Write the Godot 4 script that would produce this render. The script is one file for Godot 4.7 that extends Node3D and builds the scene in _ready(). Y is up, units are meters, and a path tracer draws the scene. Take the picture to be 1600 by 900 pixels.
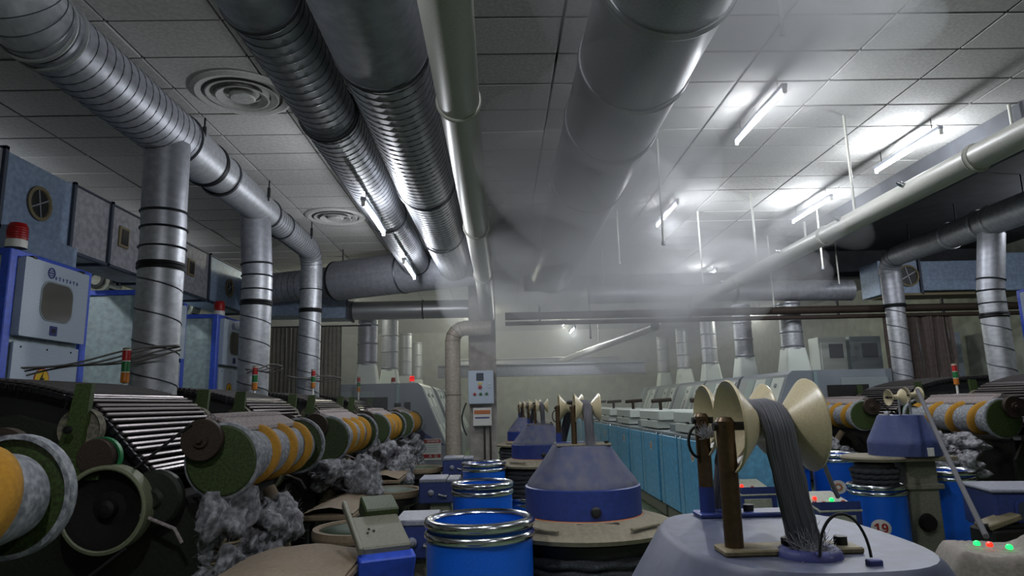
extends Node3D
# Carding room of a spinning mill. Ground plan in metres: x to the right, z away from the camera (V() turns that into Godot's -z), y up.

class MB:
	var v := PackedVector3Array()
	var n := PackedVector3Array()
	var u := PackedVector2Array()
	var ix := PackedInt32Array()
	func tri(a: int, b: int, c: int) -> void:
		var g := (v[c] - v[a]).cross(v[b] - v[a])
		if g.dot(n[a] + n[b] + n[c]) < 0.0:
			ix.append_array([a, c, b])
		else:
			ix.append_array([a, b, c])
	func put(p: Vector3, nn: Vector3, uv := Vector2.ZERO) -> int:
		v.append(p); n.append(nn); u.append(uv)
		return v.size() - 1
	func poly(pts: Array, nn: Vector3) -> void:
		var s := v.size()
		for p in pts:
			put(p, nn, Vector2(p.x, p.y))
		for i in range(1, pts.size() - 1):
			tri(s, s + i, s + i + 1)
	# chamfered box: centre and axes from xf, full size s, chamfer b
	func box(xf: Transform3D, s: Vector3, b := 0.0) -> MB:
		var h := s * 0.5
		b = minf(b, minf(h.x, minf(h.y, h.z)) * 0.9)
		for ax in 3:
			for sg in [-1.0, 1.0]:
				var a1 := (ax + 1) % 3
				var a2 := (ax + 2) % 3
				var pts := []
				for q in [[-1, -1], [1, -1], [1, 1], [-1, 1]]:
					var p := Vector3.ZERO
					p[ax] = sg * h[ax]
					p[a1] = q[0] * (h[a1] - b)
					p[a2] = q[1] * (h[a2] - b)
					pts.append(xf * p)
				var nn := Vector3.ZERO
				nn[ax] = sg
				poly(pts, (xf.basis * nn).normalized())
		if b > 0.0:
			for ax in 3:
				var a1 := (ax + 1) % 3
				var a2 := (ax + 2) % 3
				for s1 in [-1.0, 1.0]:
					for s2 in [-1.0, 1.0]:
						var pts := []
						for q in [[-1, 0], [1, 0], [1, 1], [-1, 1]]:
							var p := Vector3.ZERO
							p[ax] = q[0] * (h[ax] - b)
							p[a1] = s1 * (h[a1] - (b if q[1] else 0.0))
							p[a2] = s2 * (h[a2] - (0.0 if q[1] else b))
							pts.append(xf * p)
						var nn := Vector3.ZERO
						nn[a1] = s1
						nn[a2] = s2
						poly(pts, (xf.basis * nn).normalized())
			for sx in [-1.0, 1.0]:
				for sy in [-1.0, 1.0]:
					for sz in [-1.0, 1.0]:
						var c := Vector3(sx * h.x, sy * h.y, sz * h.z)
						poly([xf * (c - Vector3(0, sy * b, sz * b)), xf * (c - Vector3(sx * b, 0, sz * b)), xf * (c - Vector3(sx * b, sy * b, 0))], (xf.basis * Vector3(sx, sy, sz)).normalized())
		return self
	# smooth sheet through rows of points; closed joins the ends of each row
	func grid(P: Array, closed := false, flip := false) -> MB:
		var s := v.size()
		var R := P.size()
		var K: int = P[0].size()
		for i in R:
			for j in K:
				var a: Vector3 = P[maxi(i - 1, 0)][j]
				var b: Vector3 = P[mini(i + 1, R - 1)][j]
				var c: Vector3 = P[i][(j - 1 + K) % K if closed else maxi(j - 1, 0)]
				var d: Vector3 = P[i][(j + 1) % K if closed else mini(j + 1, K - 1)]
				var nn := (b - a).cross(d - c)
				if nn.length() < 1e-9:
					nn = Vector3.UP
				put(P[i][j], nn.normalized() * (-1.0 if flip else 1.0), Vector2(float(j) / K, float(i) / R))
		for i in R - 1:
			for j in (K if closed else K - 1):
				var j2 := (j + 1) % K
				tri(s + i * K + j, s + (i + 1) * K + j, s + (i + 1) * K + j2)
				tri(s + i * K + j, s + (i + 1) * K + j2, s + i * K + j2)
		return self
	# profile of (radius, height) turned about the local y axis of xf; every band keeps a crisp edge unless smooth
	func lathe(prof: Array, xf: Transform3D, seg := 32, smooth := false, share := 1.0) -> MB:
		for k in prof.size() - 1:
			var a: Vector2 = prof[k]
			var b: Vector2 = prof[k + 1]
			if a.is_equal_approx(b):
				continue
			var na := Vector2(b.y - a.y, a.x - b.x).normalized()
			var nb := na
			if smooth:
				if k > 0:
					var p: Vector2 = prof[k - 1]
					na = (na + Vector2(a.y - p.y, p.x - a.x).normalized()).normalized()
				if k < prof.size() - 2:
					var q: Vector2 = prof[k + 2]
					nb = (nb + Vector2(q.y - b.y, b.x - q.x).normalized()).normalized()
			var s := v.size()
			for j in seg + 1:
				var t := TAU * share * j / seg
				var c := Vector3(cos(t), 0, sin(t))
				put(xf * (c * a.x + Vector3(0, a.y, 0)), (xf.basis * (c * na.x + Vector3(0, na.y, 0))).normalized(), Vector2(float(j) / seg, a.y))
				put(xf * (c * b.x + Vector3(0, b.y, 0)), (xf.basis * (c * nb.x + Vector3(0, nb.y, 0))).normalized(), Vector2(float(j) / seg, b.y))
			for j in seg:
				var o := s + j * 2
				if a.x > 1e-6:
					tri(o, o + 1, o + 2)
				if b.x > 1e-6:
					tri(o + 1, o + 3, o + 2)
		return self
	# round tube along a path; r is a number or an array of radii
	func tube(path: Array, r: Variant, seg := 12, caps := true) -> MB:
		var K := path.size()
		var t0: Vector3 = (path[1] - path[0]).normalized()
		var side := t0.cross(Vector3.UP if absf(t0.y) < 0.9 else Vector3.RIGHT).normalized()
		var rows := []
		var s := v.size()
		var tan := t0
		for i in K:
			tan = ((path[mini(i + 1, K - 1)] as Vector3) - (path[maxi(i - 1, 0)] as Vector3)).normalized()
			side = (side - tan * side.dot(tan)).normalized()
			var up := tan.cross(side)
			var rad: float = r[i] if r is Array else r
			for j in seg:
				var a := TAU * j / seg
				var nn := side * cos(a) + up * sin(a)
				put((path[i] as Vector3) + nn * rad, nn, Vector2(float(j) / seg, float(i)))
		for i in K - 1:
			for j in seg:
				var j2 := (j + 1) % seg
				tri(s + i * seg + j, s + (i + 1) * seg + j, s + (i + 1) * seg + j2)
				tri(s + i * seg + j, s + (i + 1) * seg + j2, s + i * seg + j2)
		if caps:
			for e in [0, K - 1]:
				var pts := []
				for j in seg:
					pts.append(v[s + e * seg + j])
				poly(pts, (t0 * -1.0) if e == 0 else tan)
		return self
	# 2-D outline (x, y) given depth d along the local z axis of xf, from 0 to -d
	func prism(pts: PackedVector2Array, d: float, xf := Transform3D.IDENTITY) -> MB:
		var tr := Geometry2D.triangulate_polygon(pts)
		for face in 2:
			var s := v.size()
			for p in pts:
				put(xf * Vector3(p.x, p.y, -d * face), xf.basis * Vector3(0, 0, 1.0 - 2.0 * face), p)
			for k in range(0, tr.size(), 3):
				tri(s + tr[k], s + tr[k + 1], s + tr[k + 2])
		var cw := 1.0 if Geometry2D.is_polygon_clockwise(pts) else -1.0
		for i in pts.size():
			var a := pts[i]
			var b := pts[(i + 1) % pts.size()]
			var e := (b - a).normalized()
			poly([xf * Vector3(a.x, a.y, 0), xf * Vector3(b.x, b.y, 0), xf * Vector3(b.x, b.y, -d), xf * Vector3(a.x, a.y, -d)], xf.basis * (Vector3(-e.y, e.x, 0) * cw))
		return self
	func mesh() -> ArrayMesh:
		var arr := []
		arr.resize(Mesh.ARRAY_MAX)
		arr[Mesh.ARRAY_VERTEX] = v
		arr[Mesh.ARRAY_NORMAL] = n
		arr[Mesh.ARRAY_TEX_UV] = u
		arr[Mesh.ARRAY_INDEX] = ix
		var m := ArrayMesh.new()
		m.add_surface_from_arrays(Mesh.PRIMITIVE_TRIANGLES, arr)
		return m

var M := {}
var T := {}
var taken := {}
var rng := RandomNumberGenerator.new()
var lumps := FastNoiseLite.new()
const ORD := ["nearest", "second", "third", "fourth", "fifth", "sixth", "seventh", "eighth"]

func V(x: float, y: float, z: float) -> Vector3:
	return Vector3(x, y, -z)
func at(p: Vector3, turn := 0.0) -> Transform3D:
	return Transform3D(Basis(Vector3.UP, turn), p)
# a frame at p whose local y axis runs along d
func axis(p: Vector3, d: Vector3) -> Transform3D:
	d = d.normalized()
	var s := d.cross(Vector3.UP if absf(d.y) < 0.9 else Vector3.BACK).normalized()
	return Transform3D(Basis(s, d, s.cross(d)), p)
func numbered(called: String) -> String:
	if not taken.has(called):
		taken[called] = 0
		return called
	taken[called] += 1
	return "%s_%03d" % [called, taken[called]]
func mi(called: String, m: Mesh, material: Material, parent: Node = self) -> MeshInstance3D:
	var o := MeshInstance3D.new()
	o.name = numbered(called) if parent == self else called
	o.mesh = m
	o.material_override = material
	parent.add_child(o, true)
	return o
func obj(called: String, b: MB, material: Material, parent: Node = self) -> MeshInstance3D:
	return mi(called, b.mesh(), material, parent)
func tag(o: Node, label: String, category: String, group := "") -> Node:
	o.set_meta("label", label)
	o.set_meta("category", category)
	if group:
		o.set_meta("group", group)
	return o
func thing(called: String, label: String, category: String, p := Vector3.ZERO, turn := 0.0, group := "") -> Node3D:
	var o := Node3D.new()
	o.name = numbered(called)
	add_child(o)
	o.position = p
	o.rotation.y = turn
	tag(o, label, category, group)
	return o
func copy(src: Node3D, label: String, p: Vector3, turn := 0.0) -> Node3D:
	var c: Node3D = src.duplicate()
	var base := String(src.name)
	var cut := RegEx.create_from_string("_\\d{3}$")
	c.name = numbered(cut.sub(base, ""))
	add_child(c)
	c.position = p
	c.rotation.y = turn
	c.set_meta("label", label)
	return c
func struct(called: String, b: MB, material: Material, parent: Node = self) -> MeshInstance3D:
	var o := obj(called, b, material, parent)
	if parent == self:
		o.set_meta("kind", "structure")
	return o
func bx(c: Vector3, s: Vector3, b := 0.0, turn := 0.0) -> MB:
	return MB.new().box(at(c, turn), s, b)
func lettering(text: String, size: float, material: Material, parent: Node, xf: Transform3D) -> MeshInstance3D:
	var t := TextMesh.new()
	var f := SystemFont.new()
	f.font_names = PackedStringArray(["Droid Sans"])
	f.font_weight = 700
	t.font = f
	t.text = text
	t.font_size = 32
	t.pixel_size = size / 32.0
	t.depth = 0.004
	var o := mi("lettering", t, material, parent)
	o.transform = xf
	return o

# ---------- textures and materials
func noise_tex(key: String, freq: float, lo: float, hi: float, oct := 4, kind := FastNoiseLite.TYPE_SIMPLEX_SMOOTH, size := 512, tint_lo := Color.WHITE, tint_hi := Color.WHITE) -> void:
	var f := FastNoiseLite.new()
	f.seed = hash(key) % 1000
	f.noise_type = kind
	f.frequency = freq
	f.fractal_octaves = oct
	var g := Gradient.new()
	g.set_color(0, Color(lo * tint_lo.r, lo * tint_lo.g, lo * tint_lo.b))
	g.set_color(1, Color(hi * tint_hi.r, hi * tint_hi.g, hi * tint_hi.b))
	g.set_offset(0, 0.22)
	g.set_offset(1, 0.78)
	var t := NoiseTexture2D.new()
	t.width = size
	t.height = size
	t.seamless = true
	t.noise = f
	t.color_ramp = g
	T[key] = t
func mt(key: String, c: Color, rough := 0.6, metal := 0.0, tex := "", scale := 1.0, bump := 0.0, rough_tex := "") -> StandardMaterial3D:
	var m := StandardMaterial3D.new()
	m.resource_name = key
	m.albedo_color = c
	m.roughness = rough
	m.metallic = metal
	m.uv1_triplanar = true
	m.uv1_scale = Vector3.ONE * scale
	if tex:
		m.albedo_texture = T[tex]
		if bump != 0.0:
			m.heightmap_enabled = true
			m.heightmap_texture = T[tex]
			m.heightmap_scale = bump
	if rough_tex:
		m.roughness_texture = T[rough_tex]
	M[key] = m
	return m
func glow(key: String, c: Color, energy: float, body := Color(0.9, 0.9, 0.9)) -> void:
	var m := StandardMaterial3D.new()
	m.resource_name = key
	m.albedo_color = body
	m.roughness = 0.3
	m.emission_enabled = true
	m.emission = c
	m.emission_energy_multiplier = energy
	M[key] = m
func materials() -> void:
	noise_tex("speck", 0.09, 0.9, 1.0)
	noise_tex("grime", 0.012, 0.84, 1.0, 5)
	noise_tex("fine", 0.25, 0.55, 1.0, 3)
	noise_tex("scuff", 0.03, 0.86, 1.0, 5, FastNoiseLite.TYPE_PERLIN)
	noise_tex("fleece", 0.022, 0.66, 1.0, 5, FastNoiseLite.TYPE_SIMPLEX_SMOOTH, 512, Color(0.92, 0.94, 1.0))
	noise_tex("dusty", 0.012, 1.0, 1.0, 5, FastNoiseLite.TYPE_SIMPLEX_SMOOTH, 512, Color(0.23, 0.25, 0.37), Color(0.34, 0.34, 0.38))
	noise_tex("tuft", 0.03, 0.42, 1.0, 5)
	noise_tex("rust", 0.03, 0.75, 1.0, 5, FastNoiseLite.TYPE_SIMPLEX_SMOOTH, 512, Color(0.92, 0.8, 0.66), Color(1, 0.97, 0.9))
	mt("tile", Color(0.60, 0.60, 0.59), 0.85, 0.0, "speck", 0.4)
	mt("tile_b", Color(0.575, 0.575, 0.565), 0.85, 0.0, "speck", 0.3)
	mt("tile_c", Color(0.62, 0.62, 0.61), 0.85, 0.0, "speck", 0.5)
	mt("slab", Color(0.05, 0.05, 0.055), 0.9)
	mt("soffit", Color(0.20, 0.21, 0.23), 0.85, 0.0, "grime", 0.3)
	mt("plaster", Color(0.60, 0.62, 0.56), 0.85, 0.0, "grime", 0.3)
	mt("floor", Color(0.42, 0.50, 0.38), 0.45, 0.0, "grime", 0.5)
	mt("galv", Color(0.62, 0.63, 0.65), 0.50, 0.55, "scuff", 0.9, 0.0, "speck")
	mt("galv_dull", Color(0.56, 0.57, 0.60), 0.52, 0.45, "scuff", 0.7, 0.0, "speck")
	mt("seam", Color(0.26, 0.27, 0.29), 0.45, 0.7)
	mt("polish", Color(0.60, 0.61, 0.62), 0.38, 0.6, "speck", 0.8)
	mt("dark_steel", Color(0.13, 0.13, 0.14), 0.5, 0.7, "speck", 2.0)
	mt("chrome", Color(0.75, 0.76, 0.78), 0.16, 1.0)
	mt("white_pipe", Color(0.66, 0.66, 0.63), 0.42, 0.0, "speck", 1.2)
	mt("beige_pipe", Color(0.62, 0.58, 0.53), 0.5, 0.0, "scuff", 1.0)
	mt("duct_blue", Color(0.50, 0.57, 0.67), 0.5, 0.15, "scuff", 0.8)
	mt("duct_grey", Color(0.55, 0.55, 0.58), 0.6, 0.15, "grime", 1.0)
	mt("duct_lip", Color(0.17, 0.20, 0.26), 0.6, 0.2)
	mt("cab_white", Color(0.66, 0.71, 0.77), 0.5, 0.0, "speck", 1.0)
	mt("cab_mint", Color(0.60, 0.67, 0.68), 0.5, 0.0, "scuff", 0.6)
	mt("cab_blue", Color(0.20, 0.33, 0.78), 0.45, 0.0, "scuff", 1.0)
	mt("pane", Color(0.42, 0.41, 0.38), 0.14, 0.0, "fine", 3.0)
	mt("black", Color(0.045, 0.045, 0.05), 0.55)
	mt("rubber", Color(0.05, 0.05, 0.052), 0.75)
	mt("green_paint", Color(0.20, 0.29, 0.13), 0.55, 0.0, "rust", 2.5)
	mt("green_dark", Color(0.085, 0.12, 0.07), 0.6, 0.0, "rust", 2.0)
	mt("green_bright", Color(0.13, 0.42, 0.24), 0.5)
	mt("iron", Color(0.075, 0.072, 0.07), 0.6, 0.3, "rust", 2.0)
	mt("iron_brown", Color(0.20, 0.16, 0.13), 0.7, 0.2, "rust", 3.0)
	mt("lint_wheel", Color(0.40, 0.38, 0.31), 0.9, 0.0, "fleece", 2.0)
	mt("flat_bar", Color(0.55, 0.52, 0.52), 0.32, 0.85, "speck", 3.0)
	mt("flat_side", Color(0.12, 0.095, 0.095), 0.6, 0.3)
	mt("flat_lint", Color(0.23, 0.21, 0.21), 0.95, 0.0, "fine", 4.0)
	mt("fleece_pink", Color(0.60, 0.55, 0.53), 1.0, 0.0, "fleece", 3.0, 0.2)
	mt("fleece_white", Color(0.56, 0.57, 0.58), 1.0, 0.0, "fleece", 1.6, 0.25)
	mt("fleece_yellow", Color(0.60, 0.43, 0.09), 0.95, 0.0, "scuff", 3.0, 0.2)
	mt("fleece_grey", Color(0.60, 0.60, 0.62), 1.0, 0.0, "tuft", 0.9, 0.2)
	mt("fibre", Color(0.58, 0.58, 0.60), 0.95)
	mt("hood_blue", Color(0.14, 0.21, 0.47), 0.45, 0.0, "scuff", 2.0)
	mt("hood_dust", Color(1, 1, 1), 0.8, 0.0, "dusty", 1.3)
	mt("hood_grey", Color(0.28, 0.30, 0.38), 0.5, 0.0, "scuff", 1.6)
	mt("disc_khaki", Color(0.50, 0.47, 0.40), 0.85, 0.0, "scuff", 2.0)
	mt("post_khaki", Color(0.45, 0.45, 0.39), 0.6, 0.0, "scuff", 2.5)
	mt("sliver_dark", Color(0.22, 0.23, 0.25), 0.95, 0.0, "fleece", 5.0, 0.3)
	noise_tex("strand", 0.02, 0.55, 1.0, 4)
	var sl := mt("sliver_grey", Color(0.40, 0.40, 0.43), 1.0, 0.0, "strand")
	sl.uv1_triplanar = false
	sl.uv1_scale = Vector3(7.0, 0.7, 1.0)
	mt("sliver_pale", Color(0.46, 0.46, 0.48), 1.0, 0.0, "fine", 2.5)
	mt("spool", Color(0.76, 0.71, 0.58), 0.3, 0.0, "speck", 4.0)
	mt("bronze", Color(0.36, 0.29, 0.21), 0.38, 0.6, "scuff", 5.0)
	mt("plate_tan", Color(0.46, 0.42, 0.32), 0.6, 0.2, "scuff", 4.0)
	mt("can_blue", Color(0.05, 0.35, 0.78), 0.35, 0.0, "speck", 1.5)
	mt("can_teal", Color(0.34, 0.64, 0.80), 0.4, 0.0, "scuff", 0.8)
	mt("can_teal_b", Color(0.40, 0.64, 0.77), 0.4, 0.0, "scuff", 0.8)
	mt("box_white", Color(0.76, 0.79, 0.76), 0.5, 0.0, "speck", 1.0)
	mt("box_grey", Color(0.50, 0.54, 0.55), 0.55, 0.0, "speck", 1.0)
	mt("card_grey", Color(0.46, 0.49, 0.52), 0.5, 0.0, "speck", 1.0)
	mt("card_white", Color(0.78, 0.81, 0.78), 0.5, 0.0, "speck", 1.0)
	mt("card_teal", Color(0.46, 0.54, 0.55), 0.5)
	mt("console_blue", Color(0.14, 0.20, 0.42), 0.5, 0.0, "scuff", 2.0)
	mt("console_grey", Color(0.50, 0.51, 0.56), 0.55, 0.0, "scuff", 2.0)
	mt("console_cream", Color(0.56, 0.57, 0.51), 0.55, 0.0, "scuff", 2.0)
	mt("wood_tan", Color(0.46, 0.40, 0.32), 0.8, 0.0, "scuff", 2.0)
	mt("cloth", Color(0.56, 0.53, 0.50), 0.9, 0.0, "scuff", 2.0)
	mt("curtain", Color(0.42, 0.40, 0.35), 0.8, 0.0, "grime", 1.2)
	mt("curtain_brown", Color(0.30, 0.26, 0.24), 0.85, 0.0, "grime", 1.2)
	mt("red", Color(0.55, 0.05, 0.06), 0.35)
	mt("tower_green", Color(0.05, 0.35, 0.16), 0.35)
	mt("tower_amber", Color(0.62, 0.36, 0.06), 0.35)
	mt("white_plastic", Color(0.74, 0.74, 0.72), 0.45)
	mt("column", Color(0.58, 0.56, 0.54), 0.7, 0.0, "grime", 0.5)
	mt("yellow", Color(0.80, 0.66, 0.08), 0.5)
	mt("orange", Color(0.65, 0.36, 0.16), 0.6)
	mt("ink_blue", Color(0.18, 0.20, 0.42), 0.6)
	mt("wire", Color(0.42, 0.41, 0.40), 0.95)
	mt("pulley_rim", Color(0.42, 0.44, 0.34), 0.6, 0.1, "scuff", 3.0)
	mt("hood_lint", Color(0.46, 0.44, 0.41), 0.95, 0.0, "fine", 1.5)
	mt("hood_mid", Color(0.22, 0.27, 0.46), 0.55, 0.0, "scuff", 2.0)
	mt("tray_green", Color(0.12, 0.20, 0.11), 0.6, 0.0, "scuff", 2.0)
	mt("fixture", Color(0.60, 0.62, 0.66), 0.4)
	glow("tube_glow", Color(0.93, 0.96, 1.0), 22.0)
	glow("led_red", Color(1.0, 0.12, 0.05), 1.3, Color(0.4, 0.05, 0.03))
	glow("led_green", Color(0.05, 1.0, 0.35), 1.3, Color(0.03, 0.35, 0.12))
	glow("beacon_red", Color(1.0, 0.02, 0.03), 0.6, Color(0.5, 0.03, 0.03))
func _ready() -> void:
	rng.seed = 7
	lumps.seed = 11
	lumps.noise_type = FastNoiseLite.TYPE_SIMPLEX_SMOOTH
	lumps.fractal_octaves = 4
	lumps.frequency = 1.0
	# camera: eye height 1.85 m, tipped up 10 degrees
	var cam := Camera3D.new()
	cam.name = "camera"
	cam.fov = 47.2
	cam.near = 0.05
	cam.far = 120.0
	cam.transform = Transform3D(Basis(Vector3(0.9995, -0.02406, 0.02054), Vector3(0.02013, 0.98457, 0.17380), Vector3(-0.02441, -0.17330, 0.98457)).orthonormalized(), V(0, 1.85, 0))
	add_child(cam)
	var we := WorldEnvironment.new()
	we.name = "environment"
	var e := Environment.new()
	e.background_mode = Environment.BG_COLOR
	e.background_color = Color.BLACK
	e.tonemap_mode = Environment.TONE_MAPPER_LINEAR
	e.tonemap_exposure = 2.15
	e.volumetric_fog_enabled = true
	e.volumetric_fog_density = 0.0
	e.sdfgi_enabled = true
	e.ssao_enabled = true
	e.ssil_enabled = true
	we.environment = e
	add_child(we)
	materials()
	room()
	tubes()
	overhead_left()
	overhead_centre()
	overhead_right()
	cabinets()
	cards()
	far_machines()
	column_group()
	coilers()
	left_floor()
	right_floor()
	steam()

func room() -> void:
	struct("floor", bx(V(1, -0.1, 14), Vector3(24, 0.2, 40), 0.0), M.floor)
	struct("wall_left", bx(V(-11.1, 2.85, 14), Vector3(0.2, 5.9, 40)), M.plaster)
	struct("wall_right", bx(V(13.1, 2.85, 14), Vector3(0.2, 5.9, 40)), M.plaster)
	struct("wall_back", bx(V(1, 2.85, 34.1), Vector3(24.4, 5.9, 0.2)), M.plaster)
	struct("wall_front", bx(V(1, 2.85, -6.1), Vector3(24.4, 5.9, 0.2)), M.plaster)
	# dark slab, and below it the lay-in tiles with open joints
	var ceil := struct("ceiling", bx(V(1, 5.72, 14), Vector3(24.4, 0.2, 40.4)), M.slab)
	var far := MB.new()
	var tile := bx(Vector3.ZERO, Vector3(1.074, 0.03, 0.652), 0.004).mesh()
	var kinds := [M.tile, M.tile_b, M.tile, M.tile_c]
	var made := 0
	for r in 58:
		var z := -5.6 + 0.68 * r + 0.235
		for c in 17:
			var x := -10.84 + 1.1 * c
			var p := V(x, 5.565 + (rng.randf() - 0.5) * 0.006, z)
			var seen := z > 4.0 and z < 18.0 and absf(x - 0.3) < 0.8 * z + 0.6 and made < 298
			if seen:
				var o := mi("ceiling_tile", tile, kinds[rng.randi() % 4], ceil)
				o.position = p - ceil.position
				o.rotation.x = (rng.randf() - 0.5) * 0.006
				made += 1
			else:
				far.box(at(p), Vector3(1.074, 0.03, 0.652))
	var rest := obj("ceiling_tile_field", far, M.tile_b, ceil)
	rest.set_meta("kind", "stuff")
	# the tiled field ends at a concrete beam; the bay beyond it is bare
	struct("trim_1", bx(V(6.95, 5.3, 14), Vector3(0.22, 0.62, 40), 0.01), M.soffit)
	struct("trim_2", bx(V(10.05, 5.58, 14), Vector3(6.0, 0.06, 40)), M.soffit)
	struct("trim_3", bx(V(10.05, 5.2, 16.6), Vector3(6.0, 0.7, 0.35), 0.02), M.soffit)
	# round supply-air grilles
	for k in 2:
		var g := thing("ceiling_diffuser", ["round ringed air grille in the ceiling between the spiral ducts", "farther round air grille in the ceiling, behind the left tube lamp"][k], "air grille", V([-2.95, -3.1][k], 5.55, [7.35, 12.5][k]))
		obj("plate", MB.new().lathe([Vector2(0.0, 0.0), Vector2(0.56, 0.0), Vector2(0.57, -0.02), Vector2(0.52, -0.045), Vector2(0.45, -0.03)], Transform3D.IDENTITY, 48), M.tile_c, g)
		for q in [[0.40, 0.05], [0.29, 0.07]]:
			obj("ring", MB.new().lathe([Vector2(q[0] - 0.08, -0.02), Vector2(q[0], -q[1]), Vector2(q[0] + 0.012, -q[1] + 0.004), Vector2(q[0] - 0.06, -0.01)], Transform3D.IDENTITY, 48), M.tile_b, g)
		obj("centre_cap", MB.new().lathe([Vector2(0.0, -0.075), Vector2(0.13, -0.075), Vector2(0.15, -0.06), Vector2(0.15, -0.01)], Transform3D.IDENTITY, 40), M.tile_b, g)

# ---------- tube lamps: housing, sockets, glowing tube and a light just below it
func tube_lamp(p: Vector3, label: String, hung := 0.0, power := 1.0, tone := Color(0.97, 0.98, 1.0)) -> void:
	var t := thing("tube_lamp", label, "lamp", p, 0.0, "fluorescent tube lamps")
	obj("housing", bx(Vector3(0, 0.05, 0), Vector3(0.075, 0.055, 1.56), 0.01), M.fixture, t)
	for s in [-1, 1]:
		obj("socket", bx(Vector3(0, 0.0, s * 0.765), Vector3(0.05, 0.09, 0.03), 0.006), M.white_plastic, t)
		if hung > 0.0:
			obj("hanger", MB.new().tube([Vector3(0, 0.07, s * 0.6), Vector3(0, hung, s * 0.6)], 0.006, 6), M.dark_steel, t)
	obj("tube", MB.new().tube([Vector3(0, -0.012, -0.75), Vector3(0, -0.012, 0.75)], 0.016, 12), M.tube_glow, t)
	for z in [0.0]:
		var l := OmniLight3D.new()
		l.name = "tube_light"
		l.light_color = tone
		l.light_energy = 2.0 * power
		l.light_size = 0.06
		l.omni_range = 40.0
		l.omni_attenuation = 2.0
		l.shadow_enabled = true
		l.position = Vector3(0, -0.09, z)
		t.add_child(l, true)
func tubes() -> void:
	tube_lamp(V(3.33, 5.3, 7.7), "lit ceiling tube lamp seen brightest in the middle of the steam", 0.25)
	tube_lamp(V(5.98, 5.3, 8.95), "lit ceiling tube lamp nearest the concrete beam at upper right", 0.25)
	tube_lamp(V(5.96, 5.3, 11.85), "lit ceiling tube lamp second along the concrete beam", 0.25)
	tube_lamp(V(3.25, 5.3, 11.95), "lit ceiling tube lamp behind the brightest one, beside the hanging rods", 0.25)
	tube_lamp(V(6.0, 5.3, 18.2), "small far lit tube lamp beyond the cross duct in steam", 0.25)
	tube_lamp(V(-1.68, 4.44, 8.95), "lit tube lamp hung below the left spiral duct, nearer one", 0.21, 0.7)
	tube_lamp(V(-1.66, 4.44, 12.5), "lit tube lamp hung below the left spiral duct, farther one", 0.21, 0.8)
	tube_lamp(V(2.6, 4.3, 22.5), "tiny lit tube lamp far down the aisle", 1.2)
	# the same rows go on behind the camera and over the side aisles
	tube_lamp(V(3.45, 5.46, 3.0), "tube lamp of the middle row, ahead of the view", 0.08)
	tube_lamp(V(0.35, 5.46, 2.0), "tube lamp of the centre row, above the view", 0.08)
	tube_lamp(V(3.45, 5.46, -2.0), "tube lamp of the middle row, behind the view", 0.08)
	tube_lamp(V(-8.2, 5.46, 9.0), "tube lamp over the left side aisle, nearer one", 0.08)
	tube_lamp(V(-8.2, 5.46, 14.0), "tube lamp over the left side aisle, farther one", 0.08)
	tube_lamp(V(-4.8, 5.46, 19.5), "tube lamp over the grey machines at far left", 0.08, 1.0, Color(1.0, 1.0, 0.90))
	tube_lamp(V(-1.0, 5.46, 26.0), "tube lamp at the far end of the aisle", 0.08, 2.2, Color(1.0, 1.0, 0.90))
	tube_lamp(V(3.0, 5.3, 29.0), "tube lamp at the far right end of the aisle", 0.25, 2.2, Color(1.0, 1.0, 0.90))
	tube_lamp(V(-1.68, 4.44, 1.8), "tube lamp of the left row, above the view", 0.21, 1.0)
	tube_lamp(V(8.5, 4.6, 21.5), "tube lamp over the grey machines at far right", 0.9, 1.0, Color(1.0, 1.0, 0.92))
	tube_lamp(V(11.0, 5.3, 11.0), "tube lamp over the right side aisle", 0.2)
# ---------- ducts
# straight run of duct from a to b: sheet, optional spiral lock seam, slip collars at given shares
func duct_run(parent: Node, a: Vector3, b: Vector3, r: float, material: Material, pitch := 0.0, r2 := -1.0, called := "section") -> void:
	var d := b - a
	var L := d.length()
	var xf := axis(a, d)
	if r2 < 0.0:
		r2 = r
	var prof := [Vector2(r, 0.0), Vector2(r2, L)]
	var s := obj(called, MB.new().lathe(prof, xf, 40), material, parent)
	if pitch > 0.0:
		var turns := L / pitch
		var pts := []
		var K := int(turns * 22)
		for i in K + 1:
			var t := float(i) / K
			var an := TAU * turns * t
			pts.append(xf * Vector3(cos(an) * lerpf(r, r2, t), L * t, sin(an) * lerpf(r, r2, t)))
		obj("seam", MB.new().tube(pts, 0.007 if pitch < 0.3 else 0.011, 4, false), M.seam, s)
func collar(parent: Node, p: Vector3, d: Vector3, r: float, w := 0.05, material: Material = null, called := "collar") -> MeshInstance3D:
	var h := w * 0.5
	return obj(called, MB.new().lathe([Vector2(r - 0.004, -h), Vector2(r + 0.012, -h), Vector2(r + 0.02, -h * 0.4), Vector2(r + 0.012, 0), Vector2(r + 0.02, h * 0.4), Vector2(r + 0.012, h), Vector2(r - 0.004, h)], axis(p, d), 40), material if material else M.galv, parent)
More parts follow.
